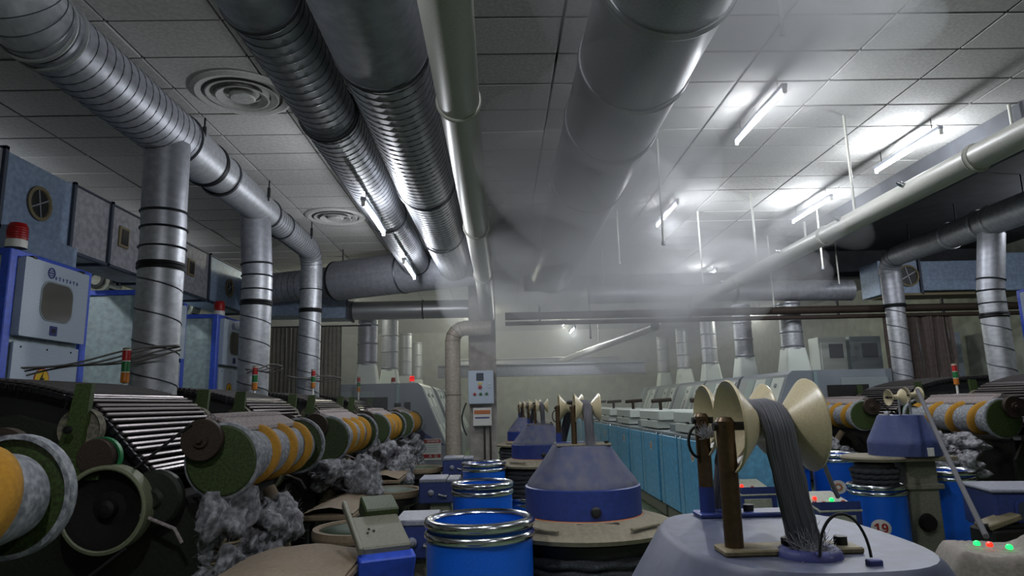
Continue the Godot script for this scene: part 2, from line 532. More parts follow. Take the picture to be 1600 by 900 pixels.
# elbow made of mitred gores between directions d0 and d1, starting at p with bend radius R; returns the end point
func elbow(parent: Node, p: Vector3, d0: Vector3, d1: Vector3, R: float, r: float, material: Material, gores := 4) -> Vector3:
	var ang := d0.angle_to(d1)
	var ax := d0.cross(d1).normalized()
	var c := p + ax.cross(d0).normalized() * R
	var pts := []
	for i in gores + 1:
		pts.append(c + (p - c).rotated(ax, ang * i / gores))
	for i in gores:
		var seg := MB.new()
		var t0 := d0.rotated(ax, ang * i / gores)
		var t1 := d0.rotated(ax, ang * (i + 1) / gores)
		var rows := []
		var s := ax
		for q in [[pts[i], t0], [pts[i + 1], t1]]:
			var row := PackedVector3Array()
			var up: Vector3 = (q[1] as Vector3).cross(s)
			for j in 36:
				row.append(q[0] + (s * cos(TAU * j / 36) + up * sin(TAU * j / 36)) * r)
			rows.append(row)
		seg.grid(rows, true, true)
		var g := obj("gore", seg, material, parent)
		obj("lip", MB.new().lathe([Vector2(r - 0.002, -0.006), Vector2(r + 0.007, 0), Vector2(r - 0.002, 0.006)], axis(pts[i], t0), 36), M.seam, g)
	return pts[gores]

func drop_pipe(label: String, x: float, z: float, y: float, r: float, lean: float, flip := 1.0) -> Node3D:
	# vertical extraction pipe: saddle under the main duct, cranked upper length, clamp rings, spiral-seamed lower length
	var t := thing("extraction_pipe", label, "pipe", V(x, 0, z), 0.0, "vertical extraction pipes")
	var top := Vector3(-lean * flip, y, 0.05)
	var k1 := Vector3(-lean * flip * 0.15, y - 0.85, 0.02)
	var k2 := Vector3(0, y - 1.05, 0)
	duct_run(t, k1, top, r, M.galv_dull, 0.0, r * 1.02, "upper_length")
	duct_run(t, k2, k1, r, M.galv_dull, 0.0, r, "crank_length")
	duct_run(t, Vector3(0, y - 1.5, 0), k2, r, M.galv, 0.0, -1.0, "plain_length")
	duct_run(t, Vector3(0, 0.0, 0), Vector3(0, y - 1.5, 0), r, M.galv, 0.36, -1.0, "lower_length")
	collar(t, k1, top - k1, r, 0.03, M.seam)
	collar(t, k2, Vector3.UP, r, 0.025, M.seam)
	collar(t, Vector3(0, y - 1.5, 0), Vector3.UP, r, 0.09, M.dark_steel, "clamp")
	collar(t, Vector3(0, y - 1.28, 0), Vector3.UP, r, 0.02, M.seam)
	return t
func overhead_left() -> void:
	# duct A: spiral header at far left stepping down in size towards its elbow
	var Y := 5.2
	var x := -3.95
	var t := thing("spiral_header_duct", "galvanised spiral duct running along the left, stepping smaller with distance", "duct", V(x, Y, 7.5))
	var o := V(x, Y, 7.5)
	duct_run(t, V(x, Y, 5.4) - o, V(x, Y, 7.85) - o, 0.33, M.galv_dull, 0.14)
	duct_run(t, V(x, Y, 7.85) - o, V(x, Y, 8.7) - o, 0.32, M.galv, 0.0, 0.30, "reducer")
	duct_run(t, V(x, Y, 8.7) - o, V(x, Y + 0.02, 9.2) - o, 0.285, M.galv)
	duct_run(t, V(x, Y, 9.2) - o, V(x, Y, 11.1) - o, 0.285, M.galv, 0.0, 0.25, "reducer")
	duct_run(t, V(x, Y, 11.1) - o, V(x, Y, 13.55) - o, 0.235, M.galv, 0.12)
	for q in [[7.85, 0.33], [9.2, 0.29], [11.1, 0.255], [11.9, 0.24]]:
		collar(t, V(x, Y, q[0]) - o, V(0, 0, 1), q[1], 0.035, M.seam)
	collar(t, V(x, Y, 8.72) - o, V(0, 0, 1), 0.30, 0.10, M.dark_steel, "clamp")
	# near end turns up through the ceiling
	elbow(t, V(x, Y, 5.4) - o, V(0, 0, -1), V(0, 0.7, -0.7).normalized(), 0.5, 0.33, M.galv)
	for q in [5.35, 5.5]:
		collar(t, V(x, Y, q) - o, V(0, 0, 1), 0.335, 0.04, M.polish)
	var e := elbow(t, V(x, Y, 13.55) - o, V(0, 0, 1), Vector3.DOWN, 0.42, 0.225, M.galv, 5)
	for q in [8.0, 10.4, 12.9]:
		obj("hanger_rod", MB.new().tube([V(x + 0.28, Y, q) - o, V(x + 0.28, 5.55, q) - o], 0.012, 6), M.dark_steel, t)
		obj("turnbuckle", MB.new().tube([V(x + 0.28, Y + 0.06, q) - o, V(x + 0.28, Y + 0.22, q) - o], 0.026, 8), M.dark_steel, t)
	drop_pipe("wide shiny extraction pipe nearest the camera on the left", -3.9, 7.62, Y - 0.18, 0.245, 0.0)
	drop_pipe("shiny extraction pipe second from the left", -3.95, 10.82, Y - 0.12, 0.24, 0.06)
	var p3 := thing("extraction_pipe", "shiny extraction pipe third from the left, below the elbow", "pipe", V(-3.95, 0, 13.97), 0.0, "vertical extraction pipes")
	duct_run(p3, Vector3(0, 3.9, 0), Vector3(0, Y - 0.42, 0), 0.225, M.galv, 0.0, -1.0, "plain_length")
	duct_run(p3, Vector3(0, 0, 0), Vector3(0, 3.9, 0), 0.225, M.galv, 0.36, -1.0, "lower_length")
	collar(p3, Vector3(0, 3.9, 0), Vector3.UP, 0.225, 0.09, M.dark_steel, "clamp")
	collar(p3, Vector3(0, 4.35, 0), Vector3.UP, 0.225, 0.02, M.seam)
	# lint-covered cable bundles looped round the pipes
	var cb := [[-5.1, 2.28, 7.3, -3.45, 2.5, 7.28], [-3.9, 2.42, 10.4, -3.35, 2.46, 10.45], [-4.3, 2.45, 13.72, -3.2, 2.4, 13.72]]
	for k in 3:
		var q: Array = cb[k]
		var b := MB.new()
		for w in 4:
			var pts := []
			for i in 15:
				var s := i / 14.0
				pts.append(V(lerpf(q[0], q[3], s), lerpf(q[1], q[4], s) + 0.03 * sin(s * 7.0 + w * 0.9) + 0.022 * w, lerpf(q[2], q[5], s) - 0.03 * w))
			b.tube(pts, 0.011, 6)
		tag(obj("cable_bundle", b, M.wire), ["lint covered cable bundle crossing the widest extraction pipe", "lint covered cable bundle beside the second extraction pipe", "lint covered cable bundle beside the third extraction pipe"][k], "cable")
	# rectangular trunk duct over the cabinets, joined from flanged lengths
	var bo := V(-6.77, 4.78, 12.5)
	var bd := thing("box_duct", "blue grey rectangular duct above the left cabinets, with portholes", "duct", bo)
	var cuts := [[5.7, 8.33, "duct_grey"], [8.33, 9.76, "duct_blue"], [9.76, 10.75, "duct_grey"], [10.75, 12.46, "duct_grey"], [12.46, 14.56, "duct_grey"], [14.56, 16.77, "duct_blue"]]
	for c in cuts:
		obj("length", bx(V(-6.77, 4.795, (c[0] + c[1]) / 2) - bo, Vector3(0.74, 1.01, c[1] - c[0] - 0.02), 0.008), M[c[2]], bd)
	obj("chute_throat", bx(V(-6.6, 4.12, 9.05) - bo, Vector3(0.72, 0.34, 1.38), 0.008), M.duct_blue, bd)
	for z in [8.33, 9.76, 10.75, 12.46, 14.56, 16.77]:
		var f := MB.new()
		f.box(at(V(-6.38, 4.79, z) - bo), Vector3(0.05, 1.1, 0.06), 0.004).box(at(V(-7.16, 4.79, z) - bo), Vector3(0.05, 1.1, 0.06), 0.004)
		f.box(at(V(-6.77, 5.32, z) - bo), Vector3(0.83, 0.05, 0.06), 0.004).box(at(V(-6.77, 4.27, z) - bo), Vector3(0.83, 0.05, 0.06), 0.004)
		obj("flange", f, M.duct_lip, bd)
	obj("bottom_rail", bx(V(-6.4, 4.27, 13.2) - bo, Vector3(0.06, 0.05, 6.9), 0.004), M.duct_lip, bd)
	obj("top_rail", bx(V(-6.4, 5.31, 13.2) - bo, Vector3(0.05, 0.03, 6.9), 0.004), M.duct_lip, bd)
	porthole(bd, V(-6.39, 4.78, 9.05) - bo, Vector3.RIGHT, 0.23)
	porthole(bd, V(-6.39, 4.75, 15.7) - bo, Vector3.RIGHT, 0.21)
	for z in [11.16, 13.68]:
		obj("hatch_frame", bx(V(-6.39, 4.83, z) - bo, Vector3(0.05, 0.36, 0.29), 0.01), M.plate_tan, bd)
		obj("hatch_pane", bx(V(-6.37, 4.83, z) - bo, Vector3(0.03, 0.27, 0.2), 0.004), M.black, bd)
	# far crossing lengths
	var co := V(-5.4, 4.77, 17.15)
	var cd := thing("cross_box_duct", "blue grey rectangular duct crossing behind the third extraction pipe", "duct", co)
	obj("length", bx(V(-5.65, 4.68, 17.2) - co, Vector3(1.46, 0.95, 0.77), 0.01), M.duct_blue, cd)
	obj("length", bx(V(-4.35, 4.55, 17.2) - co, Vector3(1.08, 0.86, 0.73), 0.01), M.duct_blue, cd)
	for q in [-4.9, -3.82]:
		obj("flange", bx(V(q, 4.59, 17.2) - co, Vector3(0.05, 1.0, 0.83), 0.004), M.duct_lip, cd)
	var rp := thing("cross_round_duct", "polished round duct crossing from the box duct to the white pipe", "duct", V(-2.2, 4.35, 17.2))
	duct_run(rp, V(-1.58, 0, 0), V(0.28, 0, 0), 0.24, M.polish)
	duct_run(rp, V(0.28, 0, 0), V(1.88, 0, 0), 0.24, M.polish)
	for q in [-1.55, 0.28, 1.85]:
		collar(rp, V(q, 0, 0), V(1, 0, 0), 0.24, 0.04, M.dark_steel)
	var bs := thing("large_cross_duct", "big dull spiral duct crossing under the ceiling at the end of the long ducts", "duct", V(-3.2, 4.88, 15.3))
	duct_run(bs, V(-2.6, -0.12, 0.75), V(-0.6, -0.03, 0.3), 0.36, M.galv_dull, 0.16)
	duct_run(bs, V(-0.6, -0.03, 0.3), V(2.9, 0.02, -1.2), 0.47, M.galv_dull)
	collar(bs, V(-0.6, -0.03, 0.3), V(3.5, 0, -1.5), 0.46, 0.06, M.dark_steel)
	collar(bs, V(1.1, 0.0, -0.43), V(3.5, 0, -1.5), 0.47, 0.04, M.seam)
	for q in [-0.4, 2.0]:
		obj("hanger_rod", MB.new().tube([V(q, 0.3, 0), V(q, 0.67, 0)], 0.015, 6), M.dark_steel, bs)
	var cu := thing("strip_curtain", "dirty hanging strip curtain below the crossing box duct", "curtain", V(-4.75, 2.15, 16.6))
	for k in 18:
		var s := 0.12
		var row := []
		for i in 6:
			var rr := PackedVector3Array()
			for j in 5:
				rr.append(V(-1.15 + k * 0.115 + (j - 2) * s * 0.24, 1.72 - i * 0.35, 0.03 * sin(j * 1.6 + k) + 0.02 * sin(i * 1.1 + k)))
			row.append(rr)
		obj("strip", MB.new().grid(row), M.curtain, cu)
	obj("rail", MB.new().tube([V(-1.3, 1.74, 0), V(1.6, 1.74, 0)], 0.02, 8), M.dark_steel, cu)

func porthole(parent: Node, p: Vector3, d: Vector3, r: float) -> void:
	var f := obj("porthole_ring", MB.new().lathe([Vector2(r, -0.01), Vector2(r + 0.015, 0.025), Vector2(r - 0.03, 0.03), Vector2(r - 0.04, 0.0)], axis(p, d), 32), M.plate_tan, parent)
	obj("porthole_pane", MB.new().lathe([Vector2(r - 0.03, 0.004), Vector2(0, 0.008)], axis(p, d), 32), M.black, f)
	obj("fan_spokes", MB.new().box(axis(p + d * 0.014, d) * Transform3D(Basis(Vector3.UP, 0.5), Vector3.ZERO), Vector3(r * 1.7, 0.008, 0.02)).box(axis(p + d * 0.014, d) * Transform3D(Basis(Vector3.UP, 1.8), Vector3.ZERO), Vector3(r * 1.7, 0.008, 0.02)), M.galv_dull, f)

func overhead_centre() -> void:
	var B := thing("spiral_duct", "left spiral duct of the pair over the aisle, a tube lamp hung below it", "duct", V(-1.75, 4.95, 8))
	duct_run(B, V(0, 0, -6.5), V(0, 0, -3.4), 0.30, M.galv_dull)
	duct_run(B, V(0, 0, -3.4), V(0, 0, -1.35), 0.295, M.galv_dull, 0.13)
	duct_run(B, V(0, 0, -1.35), V(0, 0, 6.0), 0.305, M.galv, 0.13)
	for q in [[-3.4, 0.3], [-1.35, 0.305], [2.4, 0.305], [6.0, 0.305]]:
		collar(B, V(0, 0, q[0]), V(0, 0, 1), q[1], 0.05, M.seam)
	obj("end_cap", MB.new().lathe([Vector2(0.31, 0), Vector2(0, 0.01)], axis(V(0, 0, 6.02), V(0, 0, 1)), 40), M.galv_dull, B)
	var C := thing("spiral_duct", "right and thicker spiral duct of the pair over the aisle", "duct", V(-0.93, 4.85, 8))
	duct_run(C, V(0, 0, -6.5), V(0, 0, -2.85), 0.405, M.galv_dull)
	duct_run(C, V(0, 0, -2.85), V(0, 0, 0.6), 0.39, M.galv, 0.13)
	duct_run(C, V(0, 0, 0.6), V(0.04, 0, 6.4), 0.385, M.galv, 0.13, 0.345)
	for q in [[-2.85, 0.4], [0.6, 0.39], [3.2, 0.375], [6.4, 0.35]]:
		collar(C, V(0, 0, q[0]), V(0, 0, 1), q[1], 0.06, M.seam)
	for z in [5.5, 9.0, 12.5]:
		obj("hanger_strap", MB.new().box(at(V(0.0, 0.42 + 0.12, z - 8)), Vector3(0.04, 0.3, 0.02)), M.dark_steel, C)
	var P := thing("white_pipe", "smooth white round pipe hung beside the thick spiral duct", "pipe", V(-0.28, 4.35, 8))
	duct_run(P, V(0, 0, -6.5), V(0, 0, -2.85), 0.175, M.white_pipe)
	duct_run(P, V(0, 0, -2.85), V(0.02, 0, 1.1), 0.17, M.white_pipe)
	duct_run(P, V(0.02, 0, 1.1), V(0.04, 0, 4.6), 0.17, M.white_pipe)
	duct_run(P, V(0.04, 0, 4.6), V(0.06, -0.42, 8.1), 0.17, M.white_pipe)
	for q in [[-2.85, 0.0, 0.0], [1.1, 0.02, 0.0], [4.6, 0.04, 0.0]]:
		collar(P, V(q[1], q[2], q[0]), V(0, 0, 1), 0.172, 0.05, M.white_pipe)
	var D := thing("sheet_metal_duct", "large plain sheet metal duct half hidden in steam over the aisle", "duct", V(1.24, 4.75, 9))
	var prev := -7.5
	for q in [-4.93, -3.75, -2.55, -0.75, 1.9, 5.5]:
		duct_run(D, V(0, 0, prev), V(0, 0, q), 0.48, M.polish)
		collar(D, V(0, 0, q), V(0, 0, 1), 0.48, 0.09, M.polish)
		prev = q
	for q in [-3.0, 1.0, 4.5]:
		obj("hanger_rod", MB.new().tube([V(0.5, 0, q), V(0.5, 0.8, q)], 0.012, 6), M.dark_steel, D)

func overhead_right() -> void:
	# white humidifier pipe with its hanging rods
	var Q := thing("humidifier_pipe", "white steaming humidifier pipe slung on rods at upper right", "pipe", V(4.7, 4.1, 10))
	var prev := -8.0
	for q in [-4.0, -1.0, 2.4, 5.0]:
		duct_run(Q, V(0, 0, prev), V(0, 0, q), 0.125, M.white_pipe)
		collar(Q, V(0, 0, q), V(0, 0, 1), 0.126, 0.05, M.white_pipe)
		prev = q
	for q in [-3.0, -1.6, 0.3, 3.0, 4.5]:
		obj("nozzle", MB.new().lathe([Vector2(0.03, 0), Vector2(0.03, 0.05), Vector2(0.012, 0.09), Vector2(0, 0.09)], axis(V(-0.1, 0.06, q), Vector3(-1, 0.5, 0)), 12), M.chrome, Q)
	var Q2 := thing("humidifier_pipe", "far white humidifier pipe beyond the cross duct, slanting in steam", "pipe", V(2.6, 3.6, 22))
	duct_run(Q2, V(1.4, 0.1, -5.5), V(0.15, 0, 6.2), 0.12, M.white_pipe)
	for q in [-4.0, 0.0, 4.0]:
		obj("hanger_rod", MB.new().tube([V(1.4 - (q + 5.5) * 0.107, 0.05, q), V(1.4 - (q + 5.5) * 0.107, 1.96, q)], 0.014, 6), M.white_pipe, Q2)
	var rods := [[4.7, 5.55, 4.2, 8.2, "thick white rod hung in front of the beam lamps"], [4.7, 5.55, 4.2, 11.5, "white rod hung in the steam left of the far beam lamp"], [4.7, 4.47, 4.2, 9.6, "short white rod below the second beam lamp"], [6.76, 5.55, 5.1, 7.95, "short white rod at the right edge above the humidifier pipe"], [2.73, 5.55, 5.2, 5.61, "white rod at the top edge beside the big duct"], [2.35, 5.55, 4.0, 8.9, "white rod hung close to the big duct"], [4.05, 5.55, 4.1, 12.6, "white rod left of the far small lamp"], [2.41, 5.55, 4.5, 12.5, "white rod farther back beside the big duct"], [2.63, 5.55, 4.4, 15.8, "thin pale rod in front of the cross duct"], [2.3, 5.55, 3.4, 16.1, "long pale rod ending below the cross duct"], [6.35, 5.56, 4.3, 12.4, "white rod hung under the beam beside the humidifier pipe"], [6.35, 5.56, 3.9, 14.8, "white rod hung before the cross duct at right"], [7.6, 5.56, 4.3, 14.2, "pale rod hung above the right box duct"]]
	for r in rods:
		var t := thing("hanging_rod", r[4], "rod", V(r[0], r[2], r[3]), 0.0, "hanging rods")
		obj("rod", MB.new().tube([Vector3.ZERO, Vector3(0, r[1] - r[2], 0)], 0.018, 8), M.white_pipe, t)
		obj("foot_nut", MB.new().lathe([Vector2(0, -0.02), Vector2(0.03, -0.02), Vector2(0.03, 0.03), Vector2(0.018, 0.03)], Transform3D.IDENTITY, 6), M.galv_dull, t)
	# header duct of the right row with its two drops
	var A := thing("spiral_header_duct", "round header duct at the right edge, above two extraction pipes", "duct", V(9.1, 4.95, 11))
	duct_run(A, V(0, 0, -2.5), V(0, 0, 0.5), 0.27, M.galv)
	duct_run(A, V(0, 0, 0.5), V(0, 0, 1.6), 0.26, M.galv)
	duct_run(A, V(0, 0, 1.6), V(0, 0, 3.4), 0.235, M.galv, 0.0, 0.225)
	for q in [[0.45, 0.27], [0.75, 0.27], [1.6, 0.26]]:
		collar(A, V(0, 0, q[0]), V(0, 0, 1), q[1], 0.07, M.galv)
	elbow(A, V(0, 0, 3.4), V(0, 0, 1), Vector3.DOWN, 0.36, 0.225, M.galv_dull, 4)
	for q in [-0.3, 1.4, 2.9]:
		obj("hanger_rod", MB.new().tube([V(0, 0.2, q), V(0, 0.6, q)], 0.012, 6), M.dark_steel, A)
	var p2 := thing("extraction_pipe", "extraction pipe below the header duct elbow on the right", "pipe", V(9.12, 0, 14.76), 0.0, "vertical extraction pipes")
	duct_run(p2, Vector3(0, 3.85, 0), Vector3(0, 4.6, 0), 0.225, M.galv_dull, 0.0, -1.0, "plain_length")
	duct_run(p2, Vector3(0, 0, 0), Vector3(0, 3.85, 0), 0.205, M.galv, 0.36, -1.0, "lower_length")
	collar(p2, Vector3(0, 3.85, 0), Vector3.UP, 0.22, 0.08, M.dark_steel, "clamp")
	drop_pipe("cranked extraction pipe at the right edge of the view", 9.0, 11.65, 4.72, 0.215, 0.14, -1.0)
	# right box duct with fan port
	var bd := thing("box_duct", "blue grey box duct with a round fan port at right", "duct", V(10.65, 4.6, 15.62))
	obj("length", bx(V(-1.05, 0.0, 0.0), Vector3(0.98, 0.82, 0.8), 0.01), M.duct_blue, bd)
	obj("length", bx(V(0.35, 0.05, 0.1), Vector3(1.78, 0.72, 0.7), 0.01), M.duct_blue, bd)
	obj("length", bx(V(2.1, 0.05, -0.2), Vector3(1.7, 0.9, 0.9), 0.01), M.duct_blue, bd)
	for q in [-0.55, 1.25]:
		obj("flange", bx(V(q, 0.02, 0), Vector3(0.06, 0.9, 0.9), 0.004), M.duct_lip, bd)
	porthole(bd, V(-0.84, 0.03, -0.41), V(0, 0, -1), 0.25)
	obj("underside_lip", bx(V(0.3, -0.42, -0.1), Vector3(3.4, 0.06, 0.7), 0.01), M.plate_tan, bd)
	var xd := thing("cross_round_duct", "dark round duct crossing the aisle behind the steam", "duct", V(5.3, 4.35, 15.4))
	duct_run(xd, V(-3.1, 0, 0), V(0.4, 0, 0), 0.21, M.galv_dull)
	duct_run(xd, V(0.4, 0, 0), V(3.2, 0, 0), 0.21, M.galv_dull, 0.0, 0.26)
	for q in [0.4, 3.15]:
		collar(xd, V(q, 0, 0), V(1, 0, 0), 0.22, 0.06, M.dark_steel)
	var bp := thing("pipe_rack", "pair of brown pipes crossing the hall below the cross duct", "pipe", V(5.5, 3.85, 15.15))
	for q in [[0.0, 0.09], [-0.17, 0.05]]:
		obj("pipe_run", MB.new().tube([V(-5.3, q[0], 0), V(7.4, q[0], 0)], q[1], 14), M.iron_brown, bp)
	for q in [-4.5, -1.0, 2.5, 5.0]:
		obj("bracket", bx(V(q, 0.05, 0), Vector3(0.05, 0.36, 0.06), 0.006), M.dark_steel, bp)
	var tb := thing("steel_beam", "dark steel beam crossing above the round duct in steam", "beam", V(3.8, 4.8, 16.2))
	obj("web", bx(V(0, 0, 0), Vector3(6.2, 0.3, 0.05), 0.004), M.soffit, tb)
	for q in [-0.16, 0.16]:
		obj("beam_flange", bx(V(0, q, 0), Vector3(6.2, 0.03, 0.22), 0.004), M.soffit, tb)
	# far beams that close the view down the aisle
	for k in 2:
		var fb := thing("steel_beam", ["pale beam far down the aisle, lower of the hazy pair", "hazy beam farthest down the aisle"][k], "beam", V(1.6, [3.05, 3.6][k], [24.0, 29.0][k]))
		obj("web", bx(V(0, 0, 0), Vector3(7.5, 0.34, 0.1), 0.01), M.galv_dull, fb)
		for q in [-0.2, 0.2]:
			obj("beam_flange", bx(V(0, q, 0), Vector3(7.5, 0.05, 0.3), 0.01), M.galv_dull, fb)
	var cu := thing("strip_curtain", "brown hanging curtain between the two right extraction pipes", "curtain", V(9.95, 1.9, 15.15))
	for k in 16:
		var row := []
		for i in 6:
			var rr := PackedVector3Array()
			for j in 5:
				rr.append(V(-0.85 + k * 0.1 + (j - 2) * 0.03, 1.75 - i * 0.36, 0.03 * sin(j * 1.6 + k * 2) + 0.02 * sin(i + k)))
			row.append(rr)
		obj("strip", MB.new().grid(row), M.curtain_brown, cu)
	obj("rail", MB.new().tube([V(-1.0, 1.77, 0), V(0.9, 1.77, 0)], 0.02, 8), M.dark_steel, cu)
# ---------- chute cabinets
func rounded(w: float, h: float, r: float, steps := 5) -> PackedVector2Array:
	var p := PackedVector2Array()
	for c in [[1, 1, 0.0], [-1, 1, PI / 2], [-1, -1, PI], [1, -1, PI * 1.5]]:
		for i in steps + 1:
			var a: float = c[2] + PI / 2 * i / steps
			p.append(Vector2(c[0] * (w / 2 - r) + cos(a) * r, c[1] * (h / 2 - r) + sin(a) * r))
	return p
func cabinet(label: String, p: Vector3, turn := 0.0) -> Node3D:
	# origin: floor, middle of the face towards the aisle (local +x); local z runs along the hall
	var t := thing("chute_cabinet", label, "cabinet", p, turn, "blue and white chute cabinets")
	obj("body", bx(Vector3(-0.72, 1.96, 0), Vector3(1.38, 3.9, 1.58), 0.01), M.cab_mint, t)
	for s in [-1, 1]:
		obj("corner_post", bx(Vector3(-0.03, 1.97, s * 0.77), Vector3(0.12, 3.94, 0.14), 0.012), M.cab_blue, t)
		obj("corner_post", bx(Vector3(-1.40, 1.97, s * 0.77), Vector3(0.12, 3.94, 0.14), 0.012), M.cab_blue, t)
		obj("top_rail", bx(Vector3(-0.72, 3.9, s * 0.78), Vector3(1.34, 0.09, 0.1), 0.01), M.cab_blue, t)
	obj("top_rail", bx(Vector3(-0.02, 3.9, 0), Vector3(0.1, 0.09, 1.5), 0.01), M.cab_blue, t)
	var face := Transform3D(Basis(Vector3.UP, PI / 2), Vector3(0.0, 0, 0))   # local xy outline turned to face +x
	var d := obj("door", MB.new().prism(rounded(1.32, 1.02, 0.02, 2), 0.10, face * Transform3D(Basis.IDENTITY, Vector3(0, 3.36, 0.10))), M.cab_white, t)
	obj("window_trim", MB.new().prism(rounded(0.66, 0.54, 0.16), 0.012, face * Transform3D(Basis.IDENTITY, Vector3(0, 3.36, 0.108))), M.box_grey, d)
	obj("window_pane", MB.new().prism(rounded(0.62, 0.50, 0.15), 0.012, face * Transform3D(Basis.IDENTITY, Vector3(0, 3.36, 0.112))), M.pane, d)
	obj("lock_plate", MB.new().prism(rounded(0.15, 0.13, 0.01, 1), 0.01, face * Transform3D(Basis.IDENTITY, Vector3(-0.02, 2.97, 0.106))), M.ink_blue, d)
	obj("keyhole", MB.new().prism(rounded(0.07, 0.06, 0.01, 1), 0.01, face * Transform3D(Basis.IDENTITY, Vector3(-0.02, 2.97, 0.11))), M.black, d)
	obj("emblem", MB.new().lathe([Vector2(0.075, 0), Vector2(0.075, 0.006), Vector2(0.055, 0.006), Vector2(0.055, 0)], axis(Vector3(0.1, 3.74, 0.16), Vector3.RIGHT), 20), M.ink_blue, d)
	obj("emblem_bar", MB.new().box(at(Vector3(0.102, 3.74, 0.16)), Vector3(0.008, 0.02, 0.13)).box(at(Vector3(0.102, 3.77, 0.16)), Vector3(0.008, 0.012, 0.09)).box(at(Vector3(0.102, 3.71, 0.16)), Vector3(0.008, 0.012, 0.09)), M.ink_blue, d)
	for k in 7:
		var z := 0.06 - k * 0.075
		obj("nameplate_mark", MB.new().box(at(Vector3(0.101, 3.69, z)), Vector3(0.006, 0.05, 0.012)).box(at(Vector3(0.101, 3.69 + 0.014 * (k % 2), z)), Vector3(0.006, 0.010, 0.045)).box(at(Vector3(0.101, 3.672, z)), Vector3(0.006, 0.008, 0.035 - 0.01 * (k % 3))), M.ink_blue, d)
	for s in [-1, 1]:
		obj("hinge", bx(Vector3(0.07, 3.88, s * 0.5), Vector3(0.07, 0.035, 0.09), 0.006), M.black, d)
	var lp := obj("lower_panel", MB.new().prism(rounded(1.30, 2.4, 0.02, 2), 0.03, face * Transform3D(Basis.IDENTITY, Vector3(0.02, 1.58, 0.03))), M.cab_white, t)
	for q in [[0.5, 2.72], [0.0, 2.72], [-0.5, 2.72], [0.5, 1.6], [-0.5, 1.6]]:
		obj("screw", MB.new().lathe([Vector2(0.014, 0), Vector2(0.012, 0.008), Vector2(0, 0.01)], axis(Vector3(0.03, q[1], q[0]), Vector3.RIGHT), 8), M.black, lp)
	var st := obj("warning_sticker", MB.new().lathe([Vector2(0.15, 0), Vector2(0.15, 0.006), Vector2(0, 0.006)], axis(Vector3(0.03, 2.32, 0.06), Vector3.RIGHT), 28), M.red, lp)
	obj("sticker_face", MB.new().lathe([Vector2(0.132, 0.0), Vector2(0.132, 0.009), Vector2(0, 0.009)], axis(Vector3(0.03, 2.32, 0.06), Vector3.RIGHT), 28), M.yellow, st)
	obj("sticker_figure", MB.new().prism(PackedVector2Array([Vector2(0.02, 0.1), Vector2(-0.05, -0.01), Vector2(-0.005, -0.005), Vector2(-0.03, -0.1), Vector2(0.05, 0.02), Vector2(0.005, 0.02)]), 0.004, face * Transform3D(Basis.IDENTITY, Vector3(-0.06, 2.32, 0.044))), M.black, st)
	return t
func beacon(label: String, p: Vector3, lit := false, size := 1.0) -> void:
	var t := thing("beacon_lamp", label, "lamp", p, 0.0, "red beacon lamps")
	obj("base", MB.new().lathe([Vector2(0.12, 0), Vector2(0.12, 0.1), Vector2(0.1, 0.11), Vector2(0, 0.11)].map(func(q): return q * size), Transform3D.IDENTITY, 20), M.white_plastic, t)
	obj("lens", MB.new().lathe([Vector2(0.105, 0.1), Vector2(0.115, 0.14), Vector2(0.11, 0.28), Vector2(0.09, 0.32), Vector2(0, 0.33)].map(func(q): return q * size), Transform3D.IDENTITY, 20), M.beacon_red if lit else M.red, t)
	for k in 5:
		obj("rib", MB.new().lathe([Vector2(0.11, 0.14 + k * 0.03), Vector2(0.12, 0.15 + k * 0.03), Vector2(0.11, 0.16 + k * 0.03)].map(func(q): return q * size), Transform3D.IDENTITY, 20), M.red, t)
func cabinets() -> void:
	var names := ["blue framed white cabinet at the left edge with a clear window door", "blue framed white cabinet behind the widest extraction pipe", "blue framed white cabinet behind the second extraction pipe"]
	var c0 := cabinet(names[0], V(-6.1, 0, 9.03))
	for k in [1, 2]:
		copy(c0, names[k], V(-6.1, 0, 9.03 + 3.1 * k))
	copy(c0, "blue framed white cabinet at the right edge behind the cranked pipe", V(10.95, 0, 12.6), PI)
	beacon("red beacon lamp on the nearest blue cabinet at the left edge", V(-6.08, 3.95, 8.28))
	beacon("red beacon lamp on the second blue cabinet, beside the wide pipe", V(-6.2, 3.95, 11.55))
	beacon("red beacon lamp on the third blue cabinet", V(-6.2, 3.95, 14.75))
	for k in 2:
		var f := thing("fan_motor", ["round fan motor behind the box duct over the second cabinet", "round fan motor behind the box duct over the third cabinet"][k], "motor", V(-7.42, 3.95, [12.3, 15.7][k]))
		obj("foot", bx(Vector3(0, 0.07, -0.15), Vector3(0.36, 0.14, 0.4), 0.008), M.console_grey, f)
		obj("casing", MB.new().lathe([Vector2(0, 0.02), Vector2(0.1, 0.0), Vector2(0.17, 0.03), Vector2(0.23, 0.05), Vector2(0.24, 0.12), Vector2(0.2, 0.14), Vector2(0.19, 0.55), Vector2(0.12, 0.6), Vector2(0, 0.6)], axis(Vector3(0, 0.36, 0.12), V(0, 0, 1)), 28), M.console_cream, f)
		for j in 8:
			obj("cooling_fin", bx(Vector3(cos(j * TAU / 8) * 0.2, 0.36 + sin(j * TAU / 8) * 0.2, -0.2), Vector3(0.03, 0.03, 0.36), 0.004), M.dark_steel, f)
		obj("grille", MB.new().lathe([Vector2(0.16, -0.01), Vector2(0.16, 0.01), Vector2(0.1, 0.012), Vector2(0.1, -0.01)], axis(Vector3(0, 0.36, 0.13), V(0, 0, -1)), 24), M.dark_steel, f)

